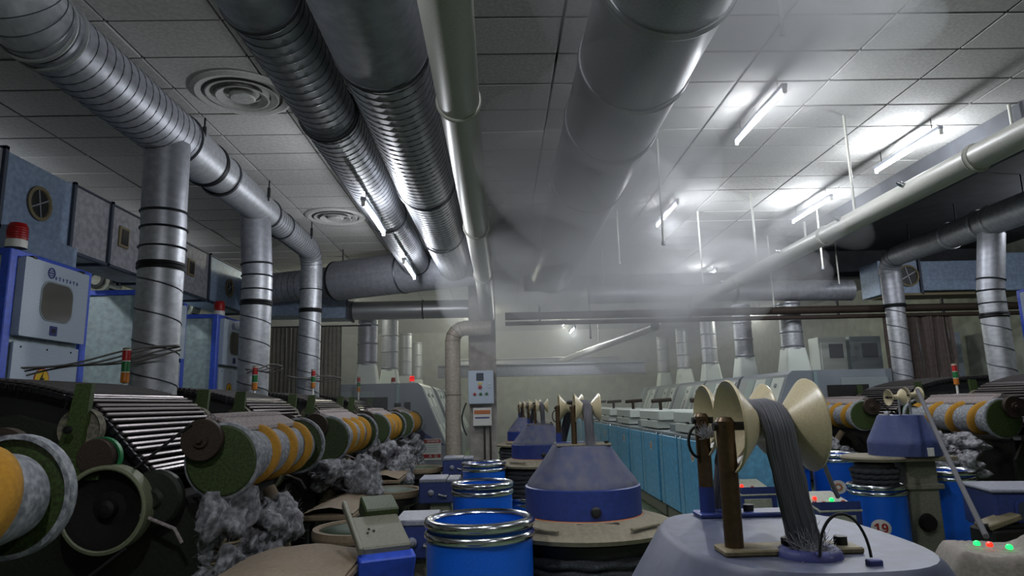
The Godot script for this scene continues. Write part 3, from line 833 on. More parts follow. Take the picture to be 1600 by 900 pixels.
# ---------- carding machines with revolving flats
func arc_path(ctrl: Array, step: float) -> Array:
	# points and tangents every step metres along a Catmull-Rom curve through ctrl (Vector2)
	var c := Curve2D.new()
	for i in ctrl.size():
		var a: Vector2 = ctrl[maxi(i - 1, 0)]
		var b: Vector2 = ctrl[mini(i + 1, ctrl.size() - 1)]
		c.add_point(ctrl[i], -(b - a) / 6.0, (b - a) / 6.0)
	var out := []
	var L := c.get_baked_length()
	var n := int(L / step)
	for i in n + 1:
		var p := c.sample_baked(i * step, true)
		var q := c.sample_baked(minf(i * step + 0.01, L), true)
		var o := c.sample_baked(maxf(i * step - 0.01, 0), true)
		out.append([p, (q - o).normalized()])
	return out
func card(label: String, p: Vector3, turn := 0.0) -> Node3D:
	# origin on the floor under the stripping roller; local -x is the back of the machine, local -z the far side; W wide
	var W := 1.8
	var t := thing("carding_machine", label, "machine", p, turn, "dark green carding machines")
	var ax := V(0, 0, 1)
	obj("bed", bx(V(-1.75, 0.28, W / 2), Vector3(3.1, 0.56, W - 0.1), 0.02), M.iron, t)
	obj("doffer_housing", bx(V(-0.33, 0.75, W / 2), Vector3(0.5, 0.9, W - 0.16), 0.04), M.iron, t)
	obj("feed_housing", bx(V(-2.85, 0.85, W / 2), Vector3(0.7, 1.0, W - 0.16), 0.05), M.green_dark, t)
	obj("main_drum", MB.new().lathe([Vector2(0, 0), Vector2(0.68, 0), Vector2(0.68, W - 0.12), Vector2(0, W - 0.12)], axis(V(-1.45, 1.08, 0.06), ax), 40), M.iron, t)
	for z in [0.0, W]:
		var fr := PackedVector2Array([Vector2(-3.2, 0.02), Vector2(-0.08, 0.02), Vector2(-0.02, 0.9), Vector2(-0.2, 1.2), Vector2(-0.62, 1.42), Vector2(-1.0, 1.72), Vector2(-1.5, 1.86), Vector2(-2.2, 1.8), Vector2(-2.6, 1.4), Vector2(-3.1, 1.2)])
		obj("side_frame", MB.new().prism(fr, 0.05, at(V(0, 0, z - 0.025))), M.green_dark, t)
		var s := -1.0 if z == 0.0 else 1.0
		var f := V(0, 0, s)
		obj("guide_wheel", MB.new().lathe([Vector2(0, 0.05), Vector2(0.05, 0.06), Vector2(0.07, 0.03), Vector2(0.14, 0.03), Vector2(0.16, 0.05), Vector2(0.16, -0.03), Vector2(0, -0.03)], axis(V(-0.97, 1.74, z + s * 0.05), f), 32), M.lint_wheel, t)
		var arm := obj("green_arm", MB.new().prism(PackedVector2Array([Vector2(-1.0, 2.08), Vector2(-0.88, 2.08), Vector2(-0.9, 1.8), Vector2(-0.96, 1.35), Vector2(-1.0, 1.1), Vector2(-1.26, 1.1), Vector2(-1.19, 1.35), Vector2(-1.04, 1.8)]), 0.05, at(V(0, 0, z + s * 0.13))), M.green_paint, t)
		obj("arm_clamp", bx(V(-0.95, 1.45, z + s * 0.17), Vector3(0.42, 0.16, 0.06), 0.01), M.green_paint, arm)
		for q in [[-0.98, 1.74], [-1.05, 1.46], [-0.93, 1.44]]:
			obj("bolt", MB.new().lathe([Vector2(0.03, 0), Vector2(0.03, 0.025), Vector2(0, 0.03)], axis(V(q[0], q[1], z + s * 0.2), f), 8), M.dark_steel, arm)
		var bd := obj("brown_disc", MB.new().lathe([Vector2(0, 0.05), Vector2(0.13, 0.05), Vector2(0.135, 0.0), Vector2(0, 0)], axis(V(-0.77, 1.54, z + s * 0.16), f), 28), M.iron_brown, t)
		obj("green_rim", MB.new().lathe([Vector2(0.13, 0), Vector2(0.152, 0.01), Vector2(0.152, -0.03), Vector2(0.13, -0.03)], axis(V(-0.755, 1.53, z + s * 0.155), f), 28), M.green_bright, bd)
		var pu := obj("drive_pulley", MB.new().lathe([Vector2(0.31, -0.07), Vector2(0.31, 0.05), Vector2(0.293, 0.055), Vector2(0.28, 0.05), Vector2(0.275, -0.02), Vector2(0.12, -0.045), Vector2(0.07, -0.04), Vector2(0.06, 0.01), Vector2(0.03, 0.02), Vector2(0, 0.02)], axis(V(-0.66, 1.17, z + s * 0.2), f), 44), M.iron, t)
		obj("rim_face", MB.new().lathe([Vector2(0.312, -0.07), Vector2(0.312, 0.052), Vector2(0.291, 0.058), Vector2(0.280, 0.052)], axis(V(-0.66, 1.17, z + s * 0.2), f), 44), M.pulley_rim, pu)
		obj("idler_disc", MB.new().lathe([Vector2(0, 0.05), Vector2(0.06, 0.06), Vector2(0.08, 0.03), Vector2(0.19, 0.03), Vector2(0.21, 0.0), Vector2(0.21, -0.05)], axis(V(-0.37, 1.22, z + s * 0.1), f), 32), M.green_dark, t)
		obj("end_plate", MB.new().lathe([Vector2(0, 0.02), Vector2(0.25, 0.02), Vector2(0.275, 0.0), Vector2(0.275, -0.04), Vector2(0, -0.04)], axis(V(0.1, 1.48, z + s * 0.06), f), 40), M.green_paint, t)
		obj("end_plate_rim", MB.new().lathe([Vector2(0.265, 0.012), Vector2(0.285, 0.0), Vector2(0.285, -0.06), Vector2(0.262, -0.06)], axis(V(0.1, 1.48, z + s * 0.06), f), 40), M.fleece_white, t)
		obj("end_disc", MB.new().lathe([Vector2(0, 0.075), Vector2(0.02, 0.075), Vector2(0.025, 0.05), Vector2(0.055, 0.05), Vector2(0.06, 0.03), Vector2(0.15, 0.03), Vector2(0.155, 0.02), Vector2(0.155, -0.03), Vector2(0, -0.03)], axis(V(-0.03, 1.64, z + s * 0.12), f), 36), M.iron_brown, t)
		obj("drive_belt", MB.new().tube([V(-0.62, 1.36, z + s * 0.13), V(-0.4, 1.53, z + s * 0.14), V(-0.1, 1.76, z + s * 0.16)], 0.011, 8), M.rubber, t)
		obj("drive_belt", MB.new().tube([V(-0.48, 0.9, z + s * 0.24), V(-1.2, 0.35, z + s * 0.24)], 0.012, 8), M.rubber, t)
		obj("tension_rod", MB.new().tube([V(-0.42, 1.12, z + s * 0.18), V(-0.16, 1.02, z + s * 0.2), V(-0.1, 0.92, z + s * 0.2)], 0.014, 8), M.fleece_pink, t)
	# endless belt of flats: bright bars on the front slope, lint-covered ones along the top
	var path := arc_path([Vector2(-0.46, 1.40), Vector2(-0.62, 1.57), Vector2(-0.94, 1.91), Vector2(-1.2, 2.02), Vector2(-1.7, 2.12), Vector2(-2.5, 2.16), Vector2(-2.72, 2.05)], 0.058)
	var bar := MB.new()
	bar.box(at(V(0, 0.012, W / 2)), Vector3(0.030, 0.026, W - 0.08), 0.006)
	var bar_mesh := bar.mesh()
	var web := bx(V(0, -0.02, W / 2), Vector3(0.016, 0.05, W - 0.12)).mesh()
	for q in path:
		var up := Vector2(q[1].y, -q[1].x)
		if up.y < 0.0:
			up = -up
		var xf := Transform3D(Basis(Vector3(up.y, -up.x, 0), Vector3(up.x, up.y, 0), Vector3.BACK), Vector3(q[0].x, q[0].y, 0))
		var front: bool = q[0].x > -1.12
		var o := mi("flat_bar", bar_mesh, M.flat_bar if front else M.flat_lint, t)
		o.transform = xf
		mi("flat_web", web, M.flat_side, o)
	for z in [0.02, W - 0.02]:
		var links := MB.new()
		for q in path:
			links.box(Transform3D(Basis(Vector3.BACK, atan2(q[1].y, q[1].x)), V(q[0].x, q[0].y - 0.03, z)), Vector3(0.05, 0.045, 0.03), 0.004)
		obj("flat_chain", links, M.dark_steel, t)
	var under := PackedVector2Array()
	for q in path:
		under.append(q[0] + Vector2(0, -0.06))
	under.append_array([Vector2(-2.6, 1.85), Vector2(-1.7, 1.86), Vector2(-1.1, 1.7), Vector2(-0.6, 1.35)])
	obj("flats_carrier", MB.new().prism(under, W - 0.2, at(V(0, 0, 0.1))), M.black, t)
	# stripping roller wound with yellow fleece spirals
	var prof := []
	for i in 25:
		prof.append(Vector2(0.205 + 0.02 * lumps.get_noise_2d(i * 0.35, 3), W * i / 24.0))
	obj("roller_core", MB.new().lathe(prof, axis(V(0.1, 1.48, 0), ax), 40, true), M.fleece_white, t)
	for s in 1:
		var rows := []
		for i in 110:
			var a := TAU * 3.3 * i / 109.0 + 0.8
			var row := PackedVector3Array()
			for j in 6:
				var w := (j - 2.5) / 2.5
				var r := 0.202 + 0.05 * sqrt(maxf(0.0, 1.0 - w * w))
				var z := 0.1 + (W - 0.2) * i / 109.0 + w * 0.085
				row.append(V(0.1 + cos(a) * r, 1.48 + sin(a) * r, z))
			rows.append(row)
		obj("yellow_spiral", MB.new().grid(rows, false, true), M.fleece_yellow, t)
	obj("clearer_cover", MB.new().box(Transform3D(Basis(Vector3.BACK, -0.5), V(0.06, 1.735, W / 2)), Vector3(0.2, 0.05, W - 0.25), 0.02), M.fleece_pink, t)
	obj("clearer_roll", MB.new().tube([V(-0.07, 1.79, 0.1), V(-0.07, 1.80, W * 0.5), V(-0.07, 1.79, W - 0.1)], 0.042, 14), M.fleece_pink, t)
	obj("hose", MB.new().tube([V(0.32, 0.0, 0.9), V(0.3, 0.5, 0.92), V(0.24, 0.95, 0.95), V(0.1, 1.15, 1.0)], 0.06, 14), M.wood_tan, t)
	var coil := []
	for i in 160:
		coil.append(V(-0.05 + 0.06 * cos(i * 0.5) + 0.0014 * i, 0.55 + 0.0022 * i, 0.02 + 0.06 * sin(i * 0.5)))
	obj("spring_hose", MB.new().tube(coil, 0.013, 6), M.plate_tan, t)
	return t
# a clump of waste fibre: lumpy lobes and loose fibres
func fluff(label: String, p: Vector3, size: Vector3, sd: int, material: Material, lobes := 7) -> void:
	rng.seed = sd
	var t := thing("fibre_waste", label, "fibre waste", p, 0.0, "clumps of waste fibre")
	var b := MB.new()
	var f := MB.new()
	for k in lobes:
		var c := Vector3(rng.randf_range(-0.3, 0.3) * size.x, lerpf(0.16, 0.84, (k + 0.5) / lobes) * size.y, rng.randf_range(-0.34, 0.34) * size.z)
		var r := Vector3(size.x * rng.randf_range(0.28, 0.42), size.y * rng.randf_range(0.16, 0.26), size.z * rng.randf_range(0.25, 0.4))
		var rows := []
		for i in 29:
			var row := PackedVector3Array()
			var th := PI * i / 28.0
			for j in 44:
				var ph := TAU * j / 44.0
				var d := Vector3(sin(th) * cos(ph), cos(th), sin(th) * sin(ph))
				var nz := lumps.get_noise_3dv(d * 0.8 + c * 4.0) * 0.7 + lumps.get_noise_3dv(d * 2.6 + c * 9.0) * 0.22
				var q := c + d * r * (0.9 + nz)
				q.y = clampf(q.y, 0.0, size.y)
				row.append(q)
				if size.x > 0.4 and (i * 44 + j) % 3 == 0:
					var dir := (d + Vector3(rng.randf() - 0.5, rng.randf() - 0.6, rng.randf() - 0.5) * 1.6).normalized()
					var side := Vector3(rng.randf() - 0.5, rng.randf() - 0.5, rng.randf() - 0.5) * 0.06
					f.tube([q - dir * 0.02, q + dir * 0.012 + side * 0.5, q + dir * 0.025 + side], 0.0006, 3, false)
			rows.append(row)
		b.grid(rows, true, true)
	obj("clump", b, material, t)
	if size.x > 0.4:
		var w := obj("loose_fibres", f, M.fibre, t)
		w.set_meta("kind", "stuff")
func signal_tower(label: String, p: Vector3, foot: float) -> void:
	var t := thing("signal_tower", label, "signal light", p, 0.0, "red green and amber signal towers")
	obj("pole", MB.new().tube([Vector3(0, -foot, 0), Vector3(0, 0.02, 0)], 0.02, 10), M.white_plastic, t)
	var y := 0.0
	for m in ["tower_amber", "tower_green", "red"]:
		obj("lens", MB.new().lathe([Vector2(0, y), Vector2(0.04, y), Vector2(0.042, y + 0.01), Vector2(0.042, y + 0.105), Vector2(0.036, y + 0.112), Vector2(0, y + 0.112)], Transform3D.IDENTITY, 20), M[m], t)
		obj("spacer", MB.new().lathe([Vector2(0.043, y + 0.108), Vector2(0.043, y + 0.116), Vector2(0.03, y + 0.116)], Transform3D.IDENTITY, 20), M.white_plastic, t)
		y += 0.116
	obj("cap", MB.new().lathe([Vector2(0.042, y), Vector2(0.04, y + 0.02), Vector2(0, y + 0.026)], Transform3D.IDENTITY, 20), M.plate_tan, t)
func cards() -> void:
	var where := ["nearest carding machine at the lower left corner, mostly cut off", "carding machine with the large dark pulley at lower left", "carding machine second along the left row behind the large pulley", "carding machine third along the left row", "carding machine farthest along the left row before the grey machine"]
	var c0 := card(where[1], V(-2.2, 0, 5.25))
	copy(c0, where[0], V(-2.4, 0, 1.45))
	for k in [2, 3, 4]:
		copy(c0, where[k], V(-2.2, 0, 5.25 + 3.1 * (k - 1)))
	copy(c0, "carding machine of the right row beside the lone blue coiler", V(7.3, 0, 11.3), PI)
	copy(c0, "carding machine of the right row with the dark dusty roll, farther one", V(7.0, 0, 14.4), PI)
	copy(c0, "dark carding machine at the right edge of the view", V(7.1, 0, 8.3), PI)
	fluff("tall grey fibre clump under the roller beside the large pulley", V(-2.0, 0.1, 5.65), Vector3(0.6, 1.16, 0.9), 3, M.fleece_grey)
	fluff("grey and white fibre clump under the second roller", V(-1.85, 0.15, 8.6), Vector3(0.75, 1.15, 1.1), 5, M.fleece_grey, 8)
	fluff("pale fibre clump under the third roller", V(-1.9, 0.2, 11.5), Vector3(0.8, 1.15, 1.2), 8, M.fleece_grey, 8)
	fluff("small fibre clump under the farthest roller", V(-1.95, 0.2, 14.7), Vector3(0.6, 1.1, 1.0), 9, M.fleece_grey, 6)
	fluff("fibre clump at the bottom left corner", V(-2.0, 0.4, 3.05), Vector3(0.5, 0.75, 0.6), 12, M.fleece_grey, 5)
	fluff("pinkish fibre heap on the nearest machine at the left edge", V(-2.62, 1.5, 2.9), Vector3(0.5, 0.3, 0.8), 13, M.fleece_pink, 5)
	fluff("grey fibre heap under the striped roller at right", V(6.75, 0.3, 10.4), Vector3(0.7, 1.0, 1.7), 14, M.fleece_grey, 8)
	fluff("dusty fibre heap left of the lone blue coiler", V(6.55, 0.3, 13.7), Vector3(0.7, 0.95, 1.5), 15, M.fleece_grey, 7)
	signal_tower("signal tower before the widest extraction pipe", V(-3.95, 2.17, 7.13), 2.17)
	signal_tower("signal tower before the second extraction pipe", V(-3.75, 2.16, 10.35), 2.16)
	signal_tower("signal tower before the third extraction pipe", V(-3.68, 2.26, 13.35), 2.26)
	signal_tower("farthest signal tower on the left, before the grey machine", V(-3.42, 2.24, 16.45), 2.24)
	signal_tower("signal tower on the right before the brown curtain", V(8.1, 2.0, 11.6), 2.0)
# ---------- modern grey carding machines beyond, with risers
func grey_card(label: String, p: Vector3, dir: float, depth: float) -> Node3D:
	# origin on the floor at the near corner of the aisle side; dir = +1 when the slanted front looks towards +x
	var t := thing("grey_machine", label, "machine", p, 0.0, "grey enclosed machines")
	var o := PackedVector2Array()
	for q in [[0.0, 0.05], [0.0, 0.85], [-0.62, 2.36], [-0.72, 2.44], [-3.0, 2.44], [-3.0, 0.05]]:
		o.append(Vector2(q[0] * dir, q[1]))
	obj("body", MB.new().prism(o, depth), M.card_grey, t)
	# near face: two doors with a dark window and a hinge post
	for q in [[-1.25, 0.95, 0.3, 1.4], [-2.3, 1.1, 0.3, 2.1]]:
		obj("door", bx(V((q[0] - q[1] / 2 + 0.5) * dir, (q[2] + q[3]) / 2 + 0.15, -0.012), Vector3(q[1], q[3] - q[2], 0.03), 0.006), M.box_grey, t)
	obj("window_pane", bx(V(-1.95 * dir, 1.92, -0.02), Vector3(0.95, 0.36, 0.03), 0.006), M.black, t)
	obj("window_pane", bx(V(-0.98 * dir, 1.86, -0.02), Vector3(0.16, 0.2, 0.03), 0.006), M.black, t)
	obj("hinge_post", bx(V(-1.22 * dir, 1.3, -0.03), Vector3(0.09, 2.2, 0.05), 0.01), M.card_teal, t)
	for y in [1.9, 0.9]:
		obj("hinge", bx(V(-1.22 * dir, y, -0.06), Vector3(0.16, 0.09, 0.05), 0.01), M.black, t)
	obj("swoosh", MB.new().prism(PackedVector2Array([Vector2(-0.95, 1.75), Vector2(-0.7, 1.3), Vector2(-0.25, 1.0), Vector2(-0.02, 0.88), Vector2(-0.35, 0.86), Vector2(-0.72, 1.1)]) if dir > 0 else PackedVector2Array([Vector2(0.95, 1.75), Vector2(0.7, 1.3), Vector2(0.25, 1.0), Vector2(0.02, 0.88), Vector2(0.35, 0.86), Vector2(0.72, 1.1)]), 0.01, at(V(0, 0, -0.012))), M.ink_blue, t)
	# slanted front: white panels with a slot and a knob, teal strip between
	var a := atan2(1.51, -0.62 * dir)
	var up := Vector3(-0.62 * dir, 1.51, 0).normalized()
	var outw := Vector3(1.51 * dir, 0.62, 0).normalized()
	var bs := Basis(outw, up, outw.cross(up))
	for q in [[0.12, 0.62], [0.78, 0.32], [1.14, 0.62], [1.8, 0.5]]:
		if q[0] + q[1] > depth:
			continue
		var c := Vector3(-0.31 * dir, 1.6, 0) + outw * 0.012 + V(0, 0, q[0] + q[1] / 2)
		var pl := obj("front_panel", MB.new().box(Transform3D(bs, c), Vector3(0.03, 1.5, q[1]), 0.008), M.card_white if q[1] > 0.55 else M.card_teal, t)
		if q[1] > 0.55:
			obj("slot", MB.new().box(Transform3D(bs, c + up * 0.0 + outw * 0.016), Vector3(0.012, 0.5, 0.22), 0.004), M.card_grey, pl)
			obj("knob", MB.new().lathe([Vector2(0.05, 0), Vector2(0.05, 0.03), Vector2(0, 0.035)], axis(c + up * 0.55 + outw * 0.015, outw), 14), M.box_grey, pl)
	return t
func riser(label: String, p: Vector3, y0: float, y1: float, r: float, material: Material) -> void:
	var t := thing("riser_pipe", label, "pipe", p, 0.0, "riser pipes on the grey machines")
	var cone := MB.new()
	cone.grid([square_ring(0.62, y0), square_ring(0.46, y0 + 0.55)], true, true)
	obj("hopper", cone, M.card_white, t)
	duct_run(t, Vector3(0, y0 + 0.53, 0), Vector3(0, y1, 0), r, material, 0.0, r)
	for k in 4:
		collar(t, Vector3(0, lerpf(y0 + 0.6, y1 - 0.05, k / 3.0), 0), Vector3.UP, r, 0.04, M.galv_dull)
func square_ring(w: float, y: float) -> PackedVector3Array:
	var row := PackedVector3Array()
	for q in rounded(w, w, w * 0.15, 4):
		row.append(Vector3(q.x, y, q.y))
	return row
func far_machines() -> void:
	var left := grey_card("grey enclosed machine at the end of the left row, with red danger notice", V(-1.32, 0, 17.0), 1.0, 2.9)
	var sg := obj("danger_notice", bx(V(-0.36, 0.78, -0.015), Vector3(0.46, 0.52, 0.012)), M.card_white, left)
	for y in [0.98, 0.62]:
		obj("red_bar", bx(V(-0.36, y, -0.024), Vector3(0.44, 0.09, 0.012)), M.red, sg)
	lettering("DANGER", 0.075, M.white_plastic, sg, at(V(-0.33, 0.98, -0.032)))
	# two written characters, stroke by stroke
	for q in [[-0.40, 0.645, 0.055, 0.009], [-0.40, 0.625, 0.07, 0.009], [-0.432, 0.605, 0.009, 0.05], [-0.395, 0.595, 0.05, 0.009], [-0.37, 0.607, 0.009, 0.03], [-0.295, 0.62, 0.009, 0.075], [-0.25, 0.648, 0.06, 0.009], [-0.25, 0.622, 0.045, 0.009], [-0.265, 0.604, 0.009, 0.025], [-0.235, 0.604, 0.009, 0.025], [-0.25, 0.586, 0.07, 0.009]]:
		obj("stroke", bx(V(q[0], q[1], -0.033), Vector3(q[2], q[3], 0.006)), M.white_plastic, sg)
	for k in 4:
		obj("text_line", bx(V(-0.36, 0.88 - 0.05 * k, -0.022), Vector3(0.34 - 0.04 * (k % 2), 0.012, 0.006)), M.card_grey, sg)
	for k in 3:
		grey_card("grey enclosed machine %s in line behind the danger notice" % ["next", "third", "last"][k], V(-1.32, 0, 20.7 + 3.7 * k), 1.0, 2.9)
	var rl := ["dull riser pipe left of the lit red beacon", "riser pipe with wrinkled sleeve above the grey machine", "pale riser pipe behind the wrinkled one", "last pale riser pipe before the beige pipe"]
	for k in 4:
		riser(rl[k], V(-3.5 if k != 1 else -3.35, 0, 17.9 + 3.7 * k - (0.9 if k == 1 else 0.0)), 2.44, 4.6, 0.26 - 0.01 * k, M.galv_dull if k < 2 else M.galv)
	beacon("lit red beacon lamp on the grey machine", V(-2.25, 2.44, 17.5), true, 0.6)
	beacon("dark red beacon lamp left of the lit one", V(-2.72, 2.44, 17.4), false, 0.5)
	# right side: a row of grey machines with slanted white fronts
	for k in 5:
		grey_card("grey machine %s in the right row with slanted white fronts" % ORD[k], V(5.95, 0, 14.9 + 3.1 * k), -1.0, 2.9)
		riser("pale riser pipe %s above the right row of grey machines" % ORD[k], V(7.05, 0, 15.6 + 3.1 * k), 2.44, 4.1 if k == 0 else 4.5, 0.25, M.galv)
	# white control cupboards seen through the gap behind the right machines
	for k in 3:
		var t := thing("control_cupboard", ["pale green cupboard behind the first right riser pipe", "teal grey cupboard right of the pale green one", "white cupboard behind the brown curtain"][k], "cupboard", V([9.45, 10.4, 11.9][k], 0, [18.7, 18.7, 18.0][k]))
		var w: float = [0.8, 0.9, 1.5][k]
		obj("body", bx(V(0, 1.75, 0), Vector3(w, 3.5, 0.6), 0.015), [M.card_white, M.card_teal, M.cab_white][k], t)
		obj("door", bx(V(0, 2.6, -0.31), Vector3(w * 0.86, 1.5, 0.03), 0.01), [M.card_white, M.box_grey, M.cab_white][k], t)
		obj("vent_panel", bx(V(0.1 * w, 3.1, -0.33), Vector3(w * 0.5, 0.4, 0.02), 0.004), M.duct_lip, t)
	# blue can changers with white heads on the right of the aisle
	for k in 8:
		var t := thing("can_changer", "blue can changer with white head, %s along the aisle" % ORD[k], "machine", V(2.62, 0, 8.55 + 2.45 * k), 0.0, "blue can changers")
		obj("plinth", bx(V(0.55, 0.12, 1.2), Vector3(1.0, 0.2, 2.3), 0.01), M.post_khaki, t)
		var x := 0.0
		for q in [[0.06, 0.98, "can_teal"], [1.06, 0.2, "can_teal_b"], [1.3, 0.86, "can_teal"], [2.18, 0.2, "can_teal_b"]]:
			obj("side_panel", bx(V(0.0, 0.78, q[0] + q[1] / 2), Vector3(0.05, 1.06, q[1] - 0.02), 0.006), M[q[2]], t)
			obj("panel_stud", MB.new().lathe([Vector2(0.02, 0), Vector2(0.014, 0.03), Vector2(0, 0.032)], axis(V(0.0, 1.31, q[0] + 0.1), Vector3.UP), 10), M.chrome, t)
		obj("near_panel", bx(V(0.55, 0.78, 0.03), Vector3(1.06, 1.06, 0.05), 0.006), M.can_teal_b, t)
		obj("core", bx(V(0.55, 0.78, 1.2), Vector3(1.0, 1.0, 2.28)), M.iron, t)
		obj("deck", bx(V(0.55, 1.34, 1.2), Vector3(1.1, 0.05, 2.34), 0.008), M.box_grey, t)
		var st := obj("number_sticker", MB.new().lathe([Vector2(0.075, 0), Vector2(0.075, 0.005), Vector2(0, 0.005)], axis(V(-0.026, 1.1, 0.5), Vector3.LEFT), 20), M.white_plastic, t)
		var ring := MB.new().lathe([Vector2(0.05, 0.005), Vector2(0.05, 0.008), Vector2(0.03, 0.008), Vector2(0.03, 0.005)], axis(V(-0.026, 1.1, 0.5), Vector3.LEFT), 20)
		obj("sticker_print", ring, M.orange, st)
		var hd := obj("head_box", bx(V(0.45, 1.60, 0.9), Vector3(0.8, 0.16, 1.5), 0.012), M.box_white, t)
		obj("head_drawer", bx(V(0.42, 1.45, 0.9), Vector3(0.76, 0.13, 1.3), 0.01), M.box_white, t)
		obj("head_neck", bx(V(0.42, 1.4, 1.9), Vector3(0.6, 0.16, 0.6), 0.01), M.box_grey, t)
		obj("latch", bx(V(0.04, 1.53, 0.9), Vector3(0.03, 0.02, 0.12), 0.004), M.dark_steel, hd)
		obj("guide_stand", MB.new().tube([V(0.3, 1.68, 1.0), V(0.3, 1.86, 1.0)], 0.03, 8).tube([V(0.14, 1.84, 1.0), V(0.5, 1.86, 1.0)], 0.035, 8), M.iron_brown, hd)

# ---------- column with control box, beige pipe
func column_group() -> void:
	struct("trim_4", bx(V(-0.36, 2.75, 16.3), Vector3(0.66, 5.5, 0.6), 0.015), M.column)
	var t := thing("control_box", "grey control box with push buttons on the column", "control box", V(-0.4, 1.88, 15.85))
	obj("body", bx(V(0, 0.38, 0), Vector3(0.6, 0.78, 0.26), 0.012), M.cab_white, t)
	obj("screen", bx(V(-0.02, 0.62, -0.135), Vector3(0.17, 0.18, 0.02), 0.004), M.duct_lip, t)
	obj("yellow_plate", bx(V(-0.02, 0.46, -0.135), Vector3(0.09, 0.04, 0.014), 0.003), M.yellow, t)
	for q in [[-0.02, 0.38, "red", 0.045], [-0.15, 0.22, "red", 0.035], [-0.01, 0.22, "tower_green", 0.035], [0.13, 0.22, "tower_green", 0.035], [0.2, 0.45, "white_plastic", 0.02], [0.2, 0.38, "white_plastic", 0.02]]:
		obj("push_button", MB.new().lathe([Vector2(q[3], 0), Vector2(q[3], 0.03), Vector2(0, 0.034)], axis(V(q[0], q[1], -0.13), V(0, 0, -1)), 14), M[q[2]], t)
	var b := thing("breaker_box", "small white and orange breaker box below the control box", "box", V(-0.4, 1.35, 15.88))
	obj("body", bx(V(0.02, 0.22, 0), Vector3(0.44, 0.42, 0.2), 0.012), M.white_plastic, b)
	obj("orange_band", bx(V(0.02, 0.33, -0.1), Vector3(0.38, 0.09, 0.02), 0.004), M.orange, b)
	obj("label_strip", bx(V(0.02, 0.2, -0.1), Vector3(0.34, 0.035, 0.014), 0.003), M.ink_blue, b)
	var cn := thing("conduit_run", "pair of dark conduits running down the column", "conduit", V(-0.36, 0, 15.97))
	for x in [0.02, 0.16]:
		obj("conduit", MB.new().tube([V(x, 0.0, 0), V(x, 1.37, 0)], 0.022, 8), M.iron_brown, cn)
	var lp := []
	for i in 14:
		var s := i / 13.0
		lp.append(V(-0.4 - 0.1 * sin(s * PI), 1.9 - s * 0.75, -0.05 - 0.1 * sin(s * PI)))
	obj("loop_cable", MB.new().tube(lp, 0.018, 8), M.rubber, cn)
	var bp := thing("beige_pipe", "beige pipe rising beside the column and bending over to it", "pipe", V(-1.05, 0, 15.6))
	duct_run(bp, Vector3.ZERO, Vector3(0, 3.35, 0), 0.18, M.beige_pipe)
	var e := elbow(bp, Vector3(0, 3.35, 0), Vector3.UP, Vector3.RIGHT, 0.3, 0.18, M.beige_pipe, 4)
	duct_run(bp, e, e + Vector3(0.62, 0, 0), 0.18, M.beige_pipe)
	collar(bp, Vector3(0, 2.1, 0), Vector3.UP, 0.18, 0.03, M.beige_pipe)

# ---------- coilers
func spool(parent: Node, c: Vector3) -> void:
	# two dished flanges on a hub; local x is the axle
	var n := Node3D.new()
	n.name = "spool"
	parent.add_child(n, true)
	n.position = c
	for s in [-1.0, 1.0]:
		obj("flange", MB.new().lathe([Vector2(0.028, 0.0), Vector2(0.034, 0.012), Vector2(0.089, 0.058), Vector2(0.093, 0.062), Vector2(0.091, 0.066), Vector2(0.03, 0.02), Vector2(0.01, 0.02)], axis(Vector3(s * 0.018, 0, 0), Vector3(s, 0, 0)), 44), M.spool, n)
	obj("hub", MB.new().tube([Vector3(-0.02, 0, 0), Vector3(0.02, 0, 0)], 0.03, 20), M.spool, n)
	obj("axle", MB.new().tube([Vector3(-0.115, 0, 0), Vector3(0.06, 0, 0)], 0.009, 10).lathe([Vector2(0, 0), Vector2(0.018, 0), Vector2(0.018, 0.014), Vector2(0, 0.014)], axis(Vector3(-0.085, 0, 0), Vector3.LEFT), 6), M.black, n)
func ribbon(pts: Array, w: float, th: float, seed_x := 0.0) -> MB:
	# flat bundle of fibres: a lens-shaped section of width w along x swept through pts
	var rows := []
	for i in pts.size():
		var tn: Vector3 = ((pts[mini(i + 1, pts.size() - 1)] as Vector3) - (pts[maxi(i - 1, 0)] as Vector3)).normalized()
		var sd := Vector3.RIGHT
		sd = (sd - tn * sd.dot(tn)).normalized()
		var up := tn.cross(sd)
		var row := PackedVector3Array()
		for j in 20:
			var a := TAU * j / 20
			var k := 1.0 + 0.16 * lumps.get_noise_2d(j * 0.9 + seed_x, i * 0.22)
			row.append((pts[i] as Vector3) + sd * cos(a) * w * 0.5 * k + up * sin(a) * th * 0.5 * k)
		rows.append(row)
	return MB.new().grid(rows, true)
func hood_mesh(top_w: float, top_d: float, r: float, y_band: float, y_top: float, square: float) -> MB:
	# lofted hood: straight band, bulged shoulder, flat top
	var rows := []
	var K := 56
	for q in [[0.0, 0.0], [0.0, 0.02], [0.0, y_band], [0.02, y_band + 0.03], [0.10, y_band + 0.06], [0.5, lerpf(y_band + 0.02, y_top, 0.52)], [0.93, y_top - 0.012], [1.0, y_top]]:
		var row := PackedVector3Array()
		for j in K:
			var a := TAU * j / K
			var circ := Vector2(cos(a), sin(a)) * r
			var e := pow(pow(absf(cos(a)), square) + pow(absf(sin(a)), square), -1.0 / square)
			var sq := Vector2(cos(a) * e * top_w / 2, sin(a) * e * top_d / 2)
			var m := circ.lerp(sq, q[0])
			row.append(Vector3(m.x, q[1], m.y))
		rows.append(row)
	var b := MB.new().grid(rows, true)
	b.poly(Array(rows[rows.size() - 1]), Vector3.UP)
	return b
